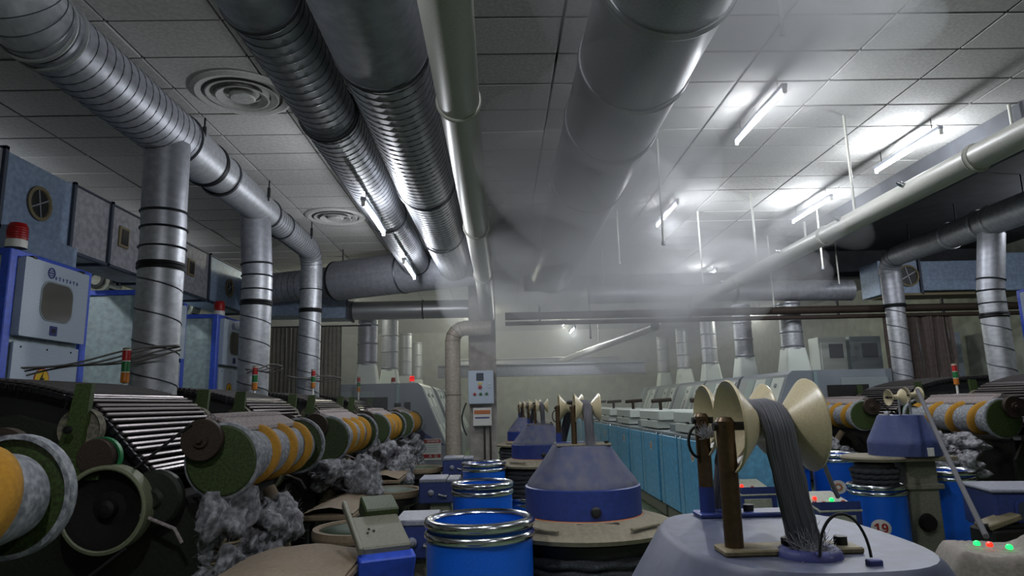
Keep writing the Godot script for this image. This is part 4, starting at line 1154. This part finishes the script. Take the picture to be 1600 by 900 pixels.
func rope_stack(label: String, p: Vector3, r: float, h: float, material: Material, seg := 72) -> void:
	var t := thing("coiled_sliver", label, "sliver coil", p, 0.0, "dark coiled slivers")
	var n := int(h / 0.058)
	for k in n:
		var pts := []
		var rr := r + 0.012 * sin(k * 2.1)
		var rows := []
		for i in seg:
			var a := TAU * i / seg
			var row := PackedVector3Array()
			for j in 10:
				var b := TAU * j / 10
				var tw := 0.030 + 0.006 * sin(2.0 * b + a * 14.0 + k)
				row.append(Vector3(cos(a) * (rr + cos(b) * tw), 0.03 + k * 0.056 + sin(b) * tw, sin(a) * (rr + cos(b) * tw)))
			rows.append(row)
		rows.append(rows[0])
		obj("coil", MB.new().grid(rows, true, true), material, t)
	obj("core", MB.new().lathe([Vector2(r - 0.01, 0), Vector2(r - 0.01, h), Vector2(0, h)], Transform3D.IDENTITY, 32), M.black, t)
func can(label: String, p: Vector3, r: float, h: float, number := "", face := 0.0, group := "blue sliver cans") -> void:
	var t := thing("sliver_can", label, "can", p, 0.0, group)
	obj("shell", MB.new().lathe([Vector2(0, 0.04), Vector2(r - 0.01, 0.04), Vector2(r, 0.06), Vector2(r, h - 0.09), Vector2(r - 0.012, h - 0.07), Vector2(r - 0.012, h), Vector2(r - 0.03, h), Vector2(r - 0.03, 0.3), Vector2(0, 0.3)], Transform3D.IDENTITY, 48), M.can_blue, t)
	obj("rim", MB.new().lathe([Vector2(r - 0.035, h - 0.01), Vector2(r - 0.02, h + 0.015), Vector2(r + 0.01, h + 0.01), Vector2(r + 0.018, h - 0.012), Vector2(r + 0.01, h - 0.035), Vector2(r - 0.01, h - 0.04)], Transform3D.IDENTITY, 48, true), M.chrome, t)
	obj("rim_band", MB.new().lathe([Vector2(r, h - 0.10), Vector2(r + 0.014, h - 0.09), Vector2(r + 0.014, h - 0.065), Vector2(r, h - 0.055)], Transform3D.IDENTITY, 48, true), M.chrome, t)
	obj("foot_ring", MB.new().lathe([Vector2(r + 0.008, 0), Vector2(r + 0.012, 0.05), Vector2(r, 0.06)], Transform3D.IDENTITY, 48), M.galv_dull, t)
	if number:
		var d := Vector3(sin(face), 0, cos(face))
		var st := obj("number_sticker", sticker(r + 0.003, h - 0.42, face, 0.1, 0.09), M.white_plastic, t)
		if number == "-":
			obj("sticker_print", MB.new().lathe([Vector2(0.05, 0.0), Vector2(0.05, 0.006), Vector2(0.03, 0.006)], axis(d * (r + 0.003) + Vector3(0, h - 0.42, 0), d), 20), M.orange, st)
			return
		lettering(number, 0.13, M.red, st, Transform3D(Basis(Vector3.UP, face), d * (r + 0.006) + Vector3(0, h - 0.42, 0)))
func sticker(r: float, y: float, face: float, w: float, hh: float) -> MB:
	# oval patch bent round a can
	var rows := []
	for i in 9:
		var k := i / 8.0
		var row := PackedVector3Array()
		for j in 24:
			var a := TAU * j / 24
			var off := cos(a) * w * k / r
			row.append(Vector3(sin(face + off) * r, y + sin(a) * hh * k, cos(face + off) * r))
		rows.append(row)
	return MB.new().grid(rows, true)
func coiler(label: String, p: Vector3, near := false, full := true) -> Node3D:
	# origin: the middle of the hood's foot
	var t := thing("coiler_head", label, "machine", p, 0.0, "blue coiler heads")
	var topY := 0.45
	obj("base_disc", MB.new().lathe([Vector2(0, -0.1), Vector2(0.5, -0.1), Vector2(0.6, -0.085), Vector2(0.61, -0.06), Vector2(0.56, -0.035), Vector2(0.40, 0.01), Vector2(0, 0.01)], Transform3D.IDENTITY, 56), M.disc_khaki, t)
	obj("hood_band", MB.new().lathe([Vector2(0.378, 0.0), Vector2(0.382, 0.02), Vector2(0.382, 0.19), Vector2(0.36, 0.2)], Transform3D.IDENTITY, 56), M.hood_blue, t)
	obj("hood", hood_mesh(0.36, 0.36, 0.372, 0.17, topY, 6.0), M.hood_dust, t)
	obj("lint_layer", bx(Vector3(0, topY + 0.003, 0), Vector3(0.35, 0.008, 0.35), 0.003), M.hood_lint, t)
	obj("foot_ring", MB.new().lathe([Vector2(0.385, -0.005), Vector2(0.392, 0.005), Vector2(0.385, 0.015)], Transform3D.IDENTITY, 56), M.orange, t)
	obj("knob", MB.new().lathe([Vector2(0.03, -0.02), Vector2(0.032, 0.012), Vector2(0.02, 0.025), Vector2(0, 0.026)], axis(Vector3(0.03, 0.07, 0.38), Vector3.BACK), 20), M.black, t)
	for q in [[0.12, 0.385], [-0.05, 0.39]]:
		obj("latch", bx(Vector3(q[0], -0.01, q[1]), Vector3(0.1, 0.035, 0.05), 0.008), M.iron_brown, t)
	for q in [0.35, -0.35]:
		obj("disc_rib", MB.new().box(Transform3D(Basis(Vector3.UP, q * 2.0), Vector3(q * 0.9, -0.01, 0.44)), Vector3(0.26, 0.02, 0.03), 0.006), M.disc_khaki, t)
	return t
func spool_stand(label: String, p: Vector3, post: Material, blue_foot: bool, plate: Material) -> void:
	# base plate bolted to the hood, a post on the left, the spool on a stub axle; origin: top of the hood below the spool
	var t := thing("spool_stand", label, "spool stand", p, 0.0, "sliver guide spools")
	obj("plate", bx(Vector3(0.02, 0.006, 0.0), Vector3(0.27, 0.012, 0.075), 0.003), plate, t)
	for x in [0.02, 0.125]:
		obj("bolt", MB.new().lathe([Vector2(0, 0.0), Vector2(0.014, 0.0), Vector2(0.014, 0.016), Vector2(0, 0.017)], at(Vector3(x, 0.012, 0.005)), 6), M.black, t)
	obj("post", MB.new().lathe([Vector2(0.0, 0.012), Vector2(0.0185, 0.012), Vector2(0.0185, 0.255), Vector2(0.013, 0.263), Vector2(0, 0.265)], at(Vector3(-0.085, 0, 0)), 24), post, t)
	if blue_foot:
		obj("blue_sleeve", MB.new().lathe([Vector2(0.0195, 0.012), Vector2(0.0195, 0.075), Vector2(0.0185, 0.075)], at(Vector3(-0.085, 0, 0)), 24), M.hood_blue, t)
		var lp := []
		for i in 12:
			var a := PI * (0.3 + 1.2 * i / 11.0)
			lp.append(Vector3(-0.1 + cos(a) * 0.026, 0.19 + sin(a) * 0.04, 0.01))
		obj("wire_loop", MB.new().tube(lp, 0.004, 6), M.rubber, t)
	spool(t, Vector3(0.005, 0.245, 0))
func coilers() -> void:
	# the nearest one: only the upper hood, with both spools, is in view
	var hy := 1.55
	var t := thing("coiler_head", "nearest grey blue coiler hood carrying two large cream spools", "machine", V(0.62, 1.1, 1.52), 0.0, "blue coiler heads")
	var h := obj("hood", hood_mesh(0.46, 0.66, 0.47, 0.12, 0.45, 3.0), M.hood_grey, t)
	obj("base_disc", MB.new().lathe([Vector2(0, -0.06), Vector2(0.5, -0.06), Vector2(0.52, -0.03), Vector2(0.46, 0.0), Vector2(0, 0.0)], Transform3D.IDENTITY, 56), M.disc_khaki, t)
	obj("inlet_ring", MB.new().lathe([Vector2(0.03, 0.45), Vector2(0.032, 0.462), Vector2(0.05, 0.468), Vector2(0.058, 0.46), Vector2(0.06, 0.45)], at(V(-0.03, 0, -0.2)), 28, true), M.ink_blue, t)
	spool_stand("front cream spool stand with bronze post on the nearest hood", V(0.545, hy, 1.36), M.bronze, false, M.plate_tan)
	spool_stand("rear cream spool stand with blue footed post on the nearest hood", V(0.625, hy, 1.78), M.bronze, true, M.hood_blue)
	# sliver: rises behind, crosses both spools, drops into the inlet
	var pts := []
	for q in [[0.585, 1.0, 2.12], [0.60, 1.3, 1.98], [0.615, 1.6, 1.86], [0.625, 1.76, 1.82], [0.63, 1.828, 1.79], [0.622, 1.84, 1.74], [0.6, 1.838, 1.62], [0.57, 1.836, 1.48], [0.553, 1.838, 1.40], [0.55, 1.828, 1.345], [0.552, 1.79, 1.318], [0.556, 1.74, 1.312], [0.566, 1.66, 1.312], [0.58, 1.59, 1.316], [0.588, 1.545, 1.32]]:
		pts.append(V(q[0], q[1], q[2]))
	var fine := Curve3D.new()
	for i in pts.size():
		var a: Vector3 = pts[maxi(i - 1, 0)]
		var b: Vector3 = pts[mini(i + 1, pts.size() - 1)]
		fine.add_point(pts[i], -(b - a) / 6, (b - a) / 6)
	var smooth := []
	for i in 90:
		smooth.append(fine.sample_baked(fine.get_baked_length() * i / 89.0, true))
	tag(obj("sliver_strand", ribbon(smooth, 0.064, 0.022), M.sliver_grey), "thick grey sliver draped over the two large cream spools", "sliver")
	fluff_small("tuft of lint where the thick sliver enters the nearest hood", V(0.585, hy, 1.3), 0.045, 21)
	fluff_small("tuft of lint on the blue footed post of the nearest hood", V(0.545, hy + 0.2, 1.75), 0.03, 22)
	var w := []
	for i in 22:
		var a := PI * i / 21.0
		w.append(V(0.625 - cos(a) * 0.042, hy + 0.012 + sin(a) * 0.075 - (0.0 if i < 16 else 0.0), 1.262 - 0.02 * i / 21.0))
	var wt := thing("wire_hook", "thin black bent wire clipped on the nearest hood", "wire", V(0, 0, 0))
	obj("wire", MB.new().tube(w, 0.0028, 6), M.rubber, wt)
	obj("clip", bx(V(0.668, hy + 0.004, 1.236), Vector3(0.026, 0.012, 0.016), 0.002), M.ink_blue, wt)
	# second, third and farther coilers down the row
	var zs := [4.55, 9.15, 13.4]
	var nm := ["blue coiler head in the middle of the view on a khaki disc", "second blue coiler head behind the middle one", "hazy blue coiler head farthest in the row"]
	var c1: Node3D = null
	for k in 3:
		var p := V(0.55, 1.12, zs[k])
		if k == 0:
			c1 = coiler(nm[k], p)
		else:
			copy(c1, nm[k], p)
		spool_stand(["front spool stand on the middle blue coiler", "front spool stand on the second blue coiler", "front spool stand on the farthest blue coiler"][k], p + V(0.03, 0.45, -0.12), M.bronze, false, M.plate_tan)
		spool_stand(["rear spool stand on the middle blue coiler", "rear spool stand on the second blue coiler", "rear spool stand on the farthest blue coiler"][k], p + V(-0.05, 0.45, 0.12), M.bronze, true, M.hood_blue)
		var s := []
		for q in [[-0.1, 0.45, 0.28], [-0.05, 0.68, 0.16], [-0.045, 0.735, 0.1], [0.0, 0.738, 0.0], [0.03, 0.735, -0.1], [0.035, 0.70, -0.165], [0.04, 0.6, -0.17], [0.045, 0.44, -0.17]]:
			s.append(p + V(q[0], q[1], q[2]))
		tag(obj("sliver_strand", ribbon(s, 0.06, 0.024, k * 3.0), M.sliver_grey), ["grey sliver over the spools of the middle blue coiler", "grey sliver over the spools of the second blue coiler", "grey sliver over the spools of the farthest blue coiler"][k], "sliver")
		fluff_small(["lint tuft on top of the middle blue coiler", "lint tuft on top of the second blue coiler", "lint tuft on top of the farthest blue coiler"][k], p + V(0.05, 0.45, -0.12), 0.06, 30 + k)
		rope_stack(["black rope like coiled sliver under the middle khaki disc", "black coiled sliver under the second coiler", "black coiled sliver under the farthest coiler"][k], V(0.55, 0.55 if k == 0 else 0.66, zs[k]), 0.525, 0.46 if k == 0 else 0.35, M.sliver_dark)
		can(["blue can under the middle coiler", "blue can under the second coiler", "blue can under the farthest coiler"][k], V(0.55, 0, zs[k]), 0.59, 0.56 if k == 0 else 0.66)
func fluff_small(label: String, p: Vector3, r: float, sd: int) -> void:
	rng.seed = sd
	var f := MB.new()
	for i in 220:
		var d := Vector3(rng.randf() - 0.5, rng.randf() * 0.8, rng.randf() - 0.5).normalized()
		var c := p + Vector3((rng.randf() - 0.5) * r, rng.randf() * r * 0.4, (rng.randf() - 0.5) * r)
		var s := Vector3(rng.randf() - 0.5, rng.randf() - 0.5, rng.randf() - 0.5) * r * 0.7
		f.tube([c, c + d * r * 0.4 + s * 0.5, c + d * r * 0.8 + s], 0.0005, 3, false)
	var o := obj("lint_tuft", f, M.fibre)
	tag(o, label, "lint", "lint tufts")
# ---------- things on the floor, left of the aisle
func console(label: String, p: Vector3, w: float, h: float, d: float, lid: Material, turn := 0.0) -> Node3D:
	var t := thing("drive_box", label, "drive box", p, turn, "blue drive boxes with grey lids")
	obj("stand", bx(Vector3(0, h * 0.36, 0), Vector3(w * 0.5, h * 0.72, d * 0.6), 0.01), M.post_khaki, t)
	obj("body", bx(Vector3(0, h * 0.84, 0), Vector3(w, h * 0.27, d), 0.012), M.console_blue, t)
	obj("lid", bx(Vector3(-w * 0.16, h * 0.99, 0), Vector3(w * 0.66, h * 0.05, d + 0.02), 0.01), lid, t)
	obj("lid", bx(Vector3(w * 0.34, h * 0.985, 0), Vector3(w * 0.31, h * 0.04, d + 0.02), 0.01), lid, t)
	obj("handle", MB.new().tube([Vector3(0.0, h * 0.82, d / 2 + 0.01), Vector3(0.0, h * 0.82, d / 2 + 0.07), Vector3(0.09, h * 0.8, d / 2 + 0.07), Vector3(0.09, h * 0.8, d / 2 + 0.01)], 0.012, 8), M.galv_dull, t)
	obj("knob", MB.new().lathe([Vector2(0.035, 0), Vector2(0.04, 0.02), Vector2(0.02, 0.05), Vector2(0, 0.05)], axis(Vector3(-0.1, h * 0.84, d / 2), Vector3.BACK), 14), M.console_grey, t)
	return t
func round_tray(label: String, p: Vector3, r: float) -> void:
	var t := thing("round_tray", label, "tray", p, 0.0, "round green trays with tan rims")
	obj("pedestal", MB.new().lathe([Vector2(r * 0.55, -p.y), Vector2(r * 0.5, -0.2), Vector2(r * 0.9, -0.12), Vector2(r * 0.9, 0)], Transform3D.IDENTITY, 40), M.iron, t)
	obj("rim", MB.new().lathe([Vector2(r * 0.86, -0.03), Vector2(r * 0.99, -0.03), Vector2(r, 0.0), Vector2(r * 0.98, 0.05), Vector2(r * 0.88, 0.05), Vector2(r * 0.86, 0.03)], Transform3D.IDENTITY, 56), M.wood_tan, t)
	obj("green_top", MB.new().lathe([Vector2(r * 0.87, -0.02), Vector2(r * 0.87, 0.025), Vector2(r * 0.5, 0.06), Vector2(0, 0.07)], Transform3D.IDENTITY, 56, true), M.tray_green, t)
func left_floor() -> void:
	can("near blue can with chrome rim left of the middle coiler", V(-0.12, 0, 3.95), 0.30, 1.21)
	can("second blue can with chrome rim farther left of the aisle", V(-0.16, 0, 6.25), 0.27, 1.15)
	can("third blue can with chrome rim beside the second coiler", V(-0.2, 0, 8.7), 0.27, 1.12)
	console("grey lidded blue box between the green tray and the second can", V(-0.6, 0, 5.72), 0.5, 0.95, 0.5, M.console_grey)
	console("grey lidded blue box behind the second can", V(-0.75, 0, 8.7), 0.5, 0.95, 0.5, M.console_grey)
	console("farthest grey lidded blue box near the column", V(-0.72, 0, 12.0), 0.52, 0.95, 0.5, M.console_grey)
	round_tray("round green tray with tan rim nearest on the left", V(-1.24, 0.74, 6.3), 0.46)
	round_tray("round green tray with tan rim behind the lidded box", V(-1.45, 0.74, 9.0), 0.43)
	round_tray("farthest round green tray with tan rim", V(-1.43, 0.74, 12.1), 0.43)
	# tan web tables between machines and trays
	for k in 3:
		var t := thing("web_table", ["tan web table at the bottom edge before the green tray", "tan web table beside the second fibre clump", "tan web table beside the third fibre clump"][k], "table", V([-1.42, -1.75, -1.75][k], 0, [4.72, 7.7, 10.8][k]))
		t.scale = Vector3(1.0 if k == 0 else 0.62, 1.0, 0.7 if k == 0 else 1.0)
		var rows := []
		for i in 12:
			var row := PackedVector3Array()
			for j in 10:
				var x := -0.42 + 0.093 * j
				var z := -0.7 + 0.127 * i
				row.append(V(x, 0.80 + 0.06 * sin(PI * j / 9.0) + 0.015 * lumps.get_noise_2d(i * 0.8, j * 0.8 + k), z))
			rows.append(row)
		obj("web", MB.new().grid(rows, false, true), M.wood_tan, t)
		obj("table_top", bx(V(0, 0.76, 0), Vector3(0.86, 0.05, 1.44), 0.01), M.wood_tan, t)
		for sx in [-1, 1]:
			for sz in [-1, 1]:
				obj("leg", bx(V(sx * 0.36, 0.37, sz * 0.62), Vector3(0.06, 0.74, 0.06), 0.006), M.green_dark, t)
	fluff_small("round lint ball on the tan web table", V(-1.66, 0.87, 8.0), 0.16, 41)
	# tilted green delivery head with a blue end
	var g := thing("delivery_head", "tilted green and blue delivery head at the bottom edge", "machine", V(-0.83, 0, 5.0))
	var tilt := Transform3D(Basis(Vector3.UP, 0.42) * Basis(Vector3.RIGHT, 0.38), V(-0.06, 0.92, 0.1))
	obj("cover", MB.new().box(tilt, Vector3(0.36, 0.10, 0.42), 0.012), M.post_khaki, g)
	obj("cover_back", MB.new().box(tilt * Transform3D(Basis.IDENTITY, Vector3(0.06, 0.03, -0.31)), Vector3(0.26, 0.14, 0.22), 0.012), M.green_paint, g)
	obj("blue_end", MB.new().box(tilt * Transform3D(Basis.IDENTITY, Vector3(0.0, -0.10, 0.24)), Vector3(0.40, 0.2, 0.1), 0.01), M.cab_blue, g)
	obj("side_strap", MB.new().box(tilt * Transform3D(Basis.IDENTITY, Vector3(-0.19, 0.05, -0.08)), Vector3(0.035, 0.06, 0.66), 0.008), M.post_khaki, g)
	for q in [[-0.08, 0.1], [-0.05, 0.13], [-0.1, 0.15]]:
		obj("screw", MB.new().lathe([Vector2(0.01, 0), Vector2(0.008, 0.01), Vector2(0, 0.01)], tilt * at(Vector3(q[0], 0.05, q[1] - 0.12)), 8), M.black, g)
	obj("stand", bx(V(-0.04, 0.4, 0.2), Vector3(0.26, 0.8, 0.3), 0.02), M.green_dark, g)
	obj("side_post", bx(V(0.33, 0.5, 0.1), Vector3(0.09, 1.0, 0.1), 0.01), M.post_khaki, g)
	var fr := thing("steel_guard_rail", "bent steel guard rail at the bottom edge before the near blue can", "rail", V(-0.25, 0, 3.3))
	obj("rail", MB.new().tube([V(-0.16, 0.0, 0.25), V(-0.16, 0.9, 0.22), V(-0.1, 0.94, 0.1), V(0.12, 0.94, 0.02), V(0.26, 0.9, -0.1), V(0.3, 0.0, -0.12)], 0.022, 12), M.galv, fr)
	obj("red_grip", MB.new().tube([V(0.16, 0.935, -0.01), V(0.25, 0.905, -0.08)], 0.027, 12), M.iron_brown, fr)
	obj("blue_panel", bx(V(0.04, 0.62, 0.05), Vector3(0.28, 0.5, 0.03), 0.006), M.cab_blue, fr)
	# steel guide stand beside the column
	var gs := thing("guide_stand", "dark slanted guide stand beside the column at middle distance", "stand", V(0.2, 0, 14.6))
	obj("slant_rod", MB.new().tube([V(-0.1, 0.4, 0), V(0.35, 1.75, 0.1)], 0.025, 8), M.black, gs)
	obj("foot", bx(V(-0.1, 0.2, 0), Vector3(0.3, 0.4, 0.3), 0.02), M.iron, gs)

# ---------- things on the floor, right of the aisle
func panel_lights(t: Node, spots: Array) -> void:
	for q in spots:
		obj("indicator_light", MB.new().lathe([Vector2(0.022, 0), Vector2(0.022, 0.012), Vector2(0.014, 0.024), Vector2(0, 0.026)], axis(q[0], Vector3(0, 1, 0.25)), 14), M[q[1]], t)
func right_console(label: String, p: Vector3, spots: Array) -> Node3D:
	var t := thing("operator_console", label, "console", p, 0.0, "operator consoles with indicator lights")
	var o := PackedVector2Array([Vector2(0.3, 0.0), Vector2(-0.3, 0.0), Vector2(-0.3, 0.84), Vector2(0.3, 0.74)])
	obj("body", MB.new().prism(o, 0.40, Transform3D(Basis(Vector3.UP, PI / 2), Vector3(-0.20, 0, 0)) * Transform3D(Basis.IDENTITY, Vector3(0, 0, 0.40))), M.console_blue, t)
	obj("top_plate", MB.new().box(Transform3D(Basis(Vector3.RIGHT, 0.165), Vector3(0, 0.80, 0)), Vector3(0.43, 0.025, 0.62), 0.008), M.console_cream, t)
	obj("near_panel", bx(Vector3(-0.02, 0.4, 0.305), Vector3(0.32, 0.62, 0.012), 0.004), M.console_cream, t)
	panel_lights(t, spots)
	return t
func right_floor() -> void:
	right_console("console with glowing red and green lights before can 19", V(3.3, 0, 6.9), [[Vector3(-0.1, 0.825, -0.02), "led_red"], [Vector3(0.04, 0.815, 0.05), "led_green"], [Vector3(-0.16, 0.83, -0.05), "led_green"], [Vector3(0.12, 0.805, 0.12), "red"], [Vector3(-0.16, 0.80, 0.1), "red"], [Vector3(-0.08, 0.80, 0.13), "red"]])
	right_console("farther console with a small red light behind the cream spools", V(2.98, 0, 8.12), [[Vector3(-0.1, 0.815, 0.03), "led_red"], [Vector3(-0.16, 0.82, 0.02), "led_green"], [Vector3(0.0, 0.805, 0.1), "red"]])
	# console under a dust cloth
	var t := thing("draped_console", "console under a beige cloth with glowing lights at lower right", "console", V(3.5, 0, 4.95), -0.35)
	obj("body", bx(Vector3(0.17, 0.355, 0.0), Vector3(0.6, 0.69, 0.46), 0.012), M.console_blue, t)
	var rows := []
	for i in 25:
		var s := i / 24.0
		var row := PackedVector3Array()
		for j in 26:
			var r := j / 25.0
			var x := -0.33 + 0.62 * r
			var y := 0.745 + 0.03 * sin(r * 9.0) * s
			var z := -0.24 + 0.5 * minf(s * 2.0, 1.0)
			if s > 0.5:
				y -= (s - 0.5) * 2.0 * (0.48 - 0.42 * smoothstep(0.62, 0.9, r))
				z += 0.02 + 0.025 * sin(r * 22.0) * (s - 0.5) * 2.0
			var left := clampf((0.22 - r) / 0.22, 0.0, 1.0)
			y -= left * left * 0.4 + left * 0.05
			x += left * 0.02 - 0.06 * left
			if r > 0.8:
				y += 0.16 * pow((r - 0.8) / 0.2, 2.0) * (1.0 - s) * exp(-pow((s - 0.3) * 4.0, 2.0))
			row.append(Vector3(x, y + 0.012 * lumps.get_noise_2d(i * 0.5, j * 0.4), z + 0.01 * lumps.get_noise_2d(i * 0.4, j * 0.5 + 9)))
		rows.append(row)
	var cl := obj("dust_cloth", MB.new().grid(rows, false, true), M.cloth, t)
	panel_lights(t, [[Vector3(-0.05, 0.765, 0.0), "led_green"], [Vector3(0.02, 0.765, 0.03), "led_red"], [Vector3(0.12, 0.765, 0.09), "led_green"]])
	# lone coiler of the right row
	var cp := V(4.6, 1.18, 7.6)
	var c := thing("coiler_head", "lone blue coiler head on the right above can 19", "machine", cp, 0.0, "blue coiler heads")
	obj("table", MB.new().lathe([Vector2(0, -0.05), Vector2(0.34, -0.05), Vector2(0.36, -0.02), Vector2(0.34, 0.0), Vector2(0, 0.0)], at(V(-0.35, 0, 0)), 44), M.disc_khaki, c)
	obj("table_plate", bx(V(0.05, -0.03, 0), Vector3(0.72, 0.05, 0.6), 0.01), M.disc_khaki, c)
	obj("hood", hood_mesh(0.44, 0.34, 0.37, 0.12, 0.44, 3.0), M.hood_mid, c)
	obj("name_plate", bx(V(0.06, 0.05, -0.375), Vector3(0.07, 0.09, 0.02), 0.004), M.white_plastic, c)
	obj("post", bx(V(0.1, -0.62, 0.05), Vector3(0.34, 1.12, 0.34), 0.015), M.post_khaki, c)
	obj("post_collar", bx(V(0.1, -0.34, 0.05), Vector3(0.42, 0.06, 0.42), 0.01), M.post_khaki, c)
	obj("gear_cover", MB.new().lathe([Vector2(0, 0.05), Vector2(0.08, 0.05), Vector2(0.1, 0.0)], axis(V(0.08, -0.72, -0.13), V(0, 0, -1)), 20), M.iron, c)
	for q in [[-0.06, -0.1], [0.16, 0.05]]:
		obj("spool_post", MB.new().tube([V(q[0], 0.42, q[1]), V(q[0], 0.62, q[1])], 0.012, 8), M.galv, c)
	obj("side_knob", MB.new().lathe([Vector2(0, 0.06), Vector2(0.03, 0.05), Vector2(0.025, 0), Vector2(0.015, -0.04)], at(V(-0.18, 0.43, -0.05)), 12, true), M.galv, c)
	for q in [[-0.08, 0.64, -0.08], [0.17, 0.66, 0.0]]:
		spool(c, V(q[0], q[1], q[2]))
	rope_stack("dark coiled sliver under the lone right coiler", V(4.2, 0.6, 7.55), 0.215, 0.5, M.sliver_dark, 48)
	can("blue can with number 19 on an oval sticker", V(4.2, 0, 7.55), 0.29, 0.87, "19", -0.5)
	can("blue can with round sticker behind the red and green console", V(4.75, 0, 9.5), 0.31, 1.05, "-", -0.46)
	can("blue can right of the khaki post", V(5.3, 0, 8.0), 0.30, 0.95)
	can("pale blue can seen between the cream spools", V(4.08, 0, 9.6), 0.3, 0.95)
	for k in 2:
		var a: Vector3 = [cp + V(0.2, 0.72, -0.06), V(3.15, 1.32, 6.6)][k]
		var b: Vector3 = [V(3.66, 0.78, 5.15), V(3.36, 0.86, 6.75)][k]
		var s := []
		for i in 10:
			s.append(a.lerp(b, i / 9.0) + Vector3(0, -0.03 * sin(PI * i / 9.0), 0))
		tag(obj("sliver_strand", MB.new().tube(s, 0.022, 10), M.sliver_pale), ["pale sliver running from the lone right coiler down to the draped console", "pale sliver running down to the red and green console"][k], "sliver")
	# blue cabinet with a rounded window at the right edge
	var bxx := thing("feed_box", "blue box with rounded dark window at the right edge", "machine", V(4.75, 0, 6.1), -0.2)
	obj("body", bx(Vector3(0, 0.82, 0), Vector3(0.8, 0.34, 0.6), 0.02), M.console_blue, bxx)
	obj("lid", bx(Vector3(0, 1.0, 0), Vector3(0.84, 0.03, 0.64), 0.01), M.console_grey, bxx)
	obj("window_trim", MB.new().prism(rounded(0.6, 0.2, 0.05), 0.01, at(Vector3(0.05, 0.83, 0.308))), M.hood_blue, bxx)
	obj("window_pane", MB.new().prism(rounded(0.55, 0.16, 0.04), 0.01, at(Vector3(0.05, 0.83, 0.313))), M.duct_lip, bxx)
	obj("stand", bx(Vector3(0, 0.32, 0), Vector3(0.7, 0.64, 0.5), 0.01), M.iron, bxx)
	obj("yellow_strip", bx(Vector3(0.1, 0.63, 0.3), Vector3(0.6, 0.02, 0.02), 0.003), M.wood_tan, bxx)
	var gb := thing("gear_box", "grey mechanism block between the can and the draped console", "machine", V(4.3, 0, 5.9))
	obj("body", bx(Vector3(0, 0.35, 0), Vector3(0.3, 0.7, 0.3), 0.02), M.iron, gb)
	obj("bracket", MB.new().box(Transform3D(Basis(Vector3.BACK, 0.3), Vector3(-0.02, 0.76, 0.05)), Vector3(0.3, 0.05, 0.2), 0.01), M.plate_tan, gb)
	obj("shaft", MB.new().tube([Vector3(-0.2, 0.72, 0.1), Vector3(0.22, 0.72, 0.1)], 0.03, 10), M.dark_steel, gb)

# ---------- steam from the humidifier pipes
func puff(parent: Node, c: Vector3, s: Vector3, density: float, turned := true) -> void:
	var f := FogVolume.new()
	f.name = "puff"
	f.shape = RenderingServer.FOG_VOLUME_SHAPE_ELLIPSOID
	f.size = s
	var m := FogMaterial.new()
	m.albedo = Color(0.93, 0.94, 0.95)
	m.density = density
	f.material = m
	parent.add_child(f, true)
	f.position = c
	if turned:
		f.rotation = Vector3(rng.randf() * 0.8, rng.randf() * 3.0, rng.randf() * 0.8)
	f.set_meta("kind", "stuff")
func steam() -> void:
	rng.seed = 99
	var t := thing("steam", "white steam drifting from the humidifier pipes under the ceiling", "steam")
	t.set_meta("kind", "stuff")
	# billows round the plain duct: place, size, density
	for k in 11:
		var s := k / 10.0
		puff(t, V(1.3 + 0.55 * sin(k * 2.4), 4.25 + 0.35 * cos(k * 1.7), 4.3 + 8.5 * s), Vector3(1.5 + rng.randf() * 1.1, 0.9 + rng.randf() * 0.6, 1.8 + rng.randf() * 1.4), rng.randf_range(0.18, 0.4))
	# cloud spreading under the ceiling right of the duct
	for k in 8:
		puff(t, V(1.9 + rng.randf() * 0.9, 4.75 + rng.randf() * 0.35, 4.5 + 0.3 * k + (2.4 if k > 5 else 0.0)), Vector3(1.3 + rng.randf(), 0.6 + rng.randf() * 0.3, 1.2 + rng.randf() * 0.8), rng.randf_range(0.2, 0.45))
	# plume trailing along the humidifier pipe
	for k in 18:
		puff(t, V(4.25 + rng.randf_range(-0.7, 0.45), 3.95 + rng.randf_range(-0.3, 0.3), 7.2 + 0.46 * k), Vector3(0.6 + rng.randf() * 0.6, 0.3 + rng.randf() * 0.35, 1.0 + rng.randf() * 1.2), rng.randf_range(0.14, 0.34))
	for k in 7:
		puff(t, V(2.7 + rng.randf() * 1.6, 3.4 + rng.randf() * 0.7, 8.8 + 0.75 * k), Vector3(1.2 + rng.randf(), 0.7 + rng.randf() * 0.5, 1.4 + rng.randf()), rng.randf_range(0.12, 0.28))
	# thinner haze farther down the hall
	for q in [[V(1.9, 3.9, 12.0), Vector3(6.0, 3.2, 9), 0.10], [V(1.0, 2.9, 23.5), Vector3(34, 8.5, 19), 0.045]]:
		puff(t, q[0], q[1], q[2], false)
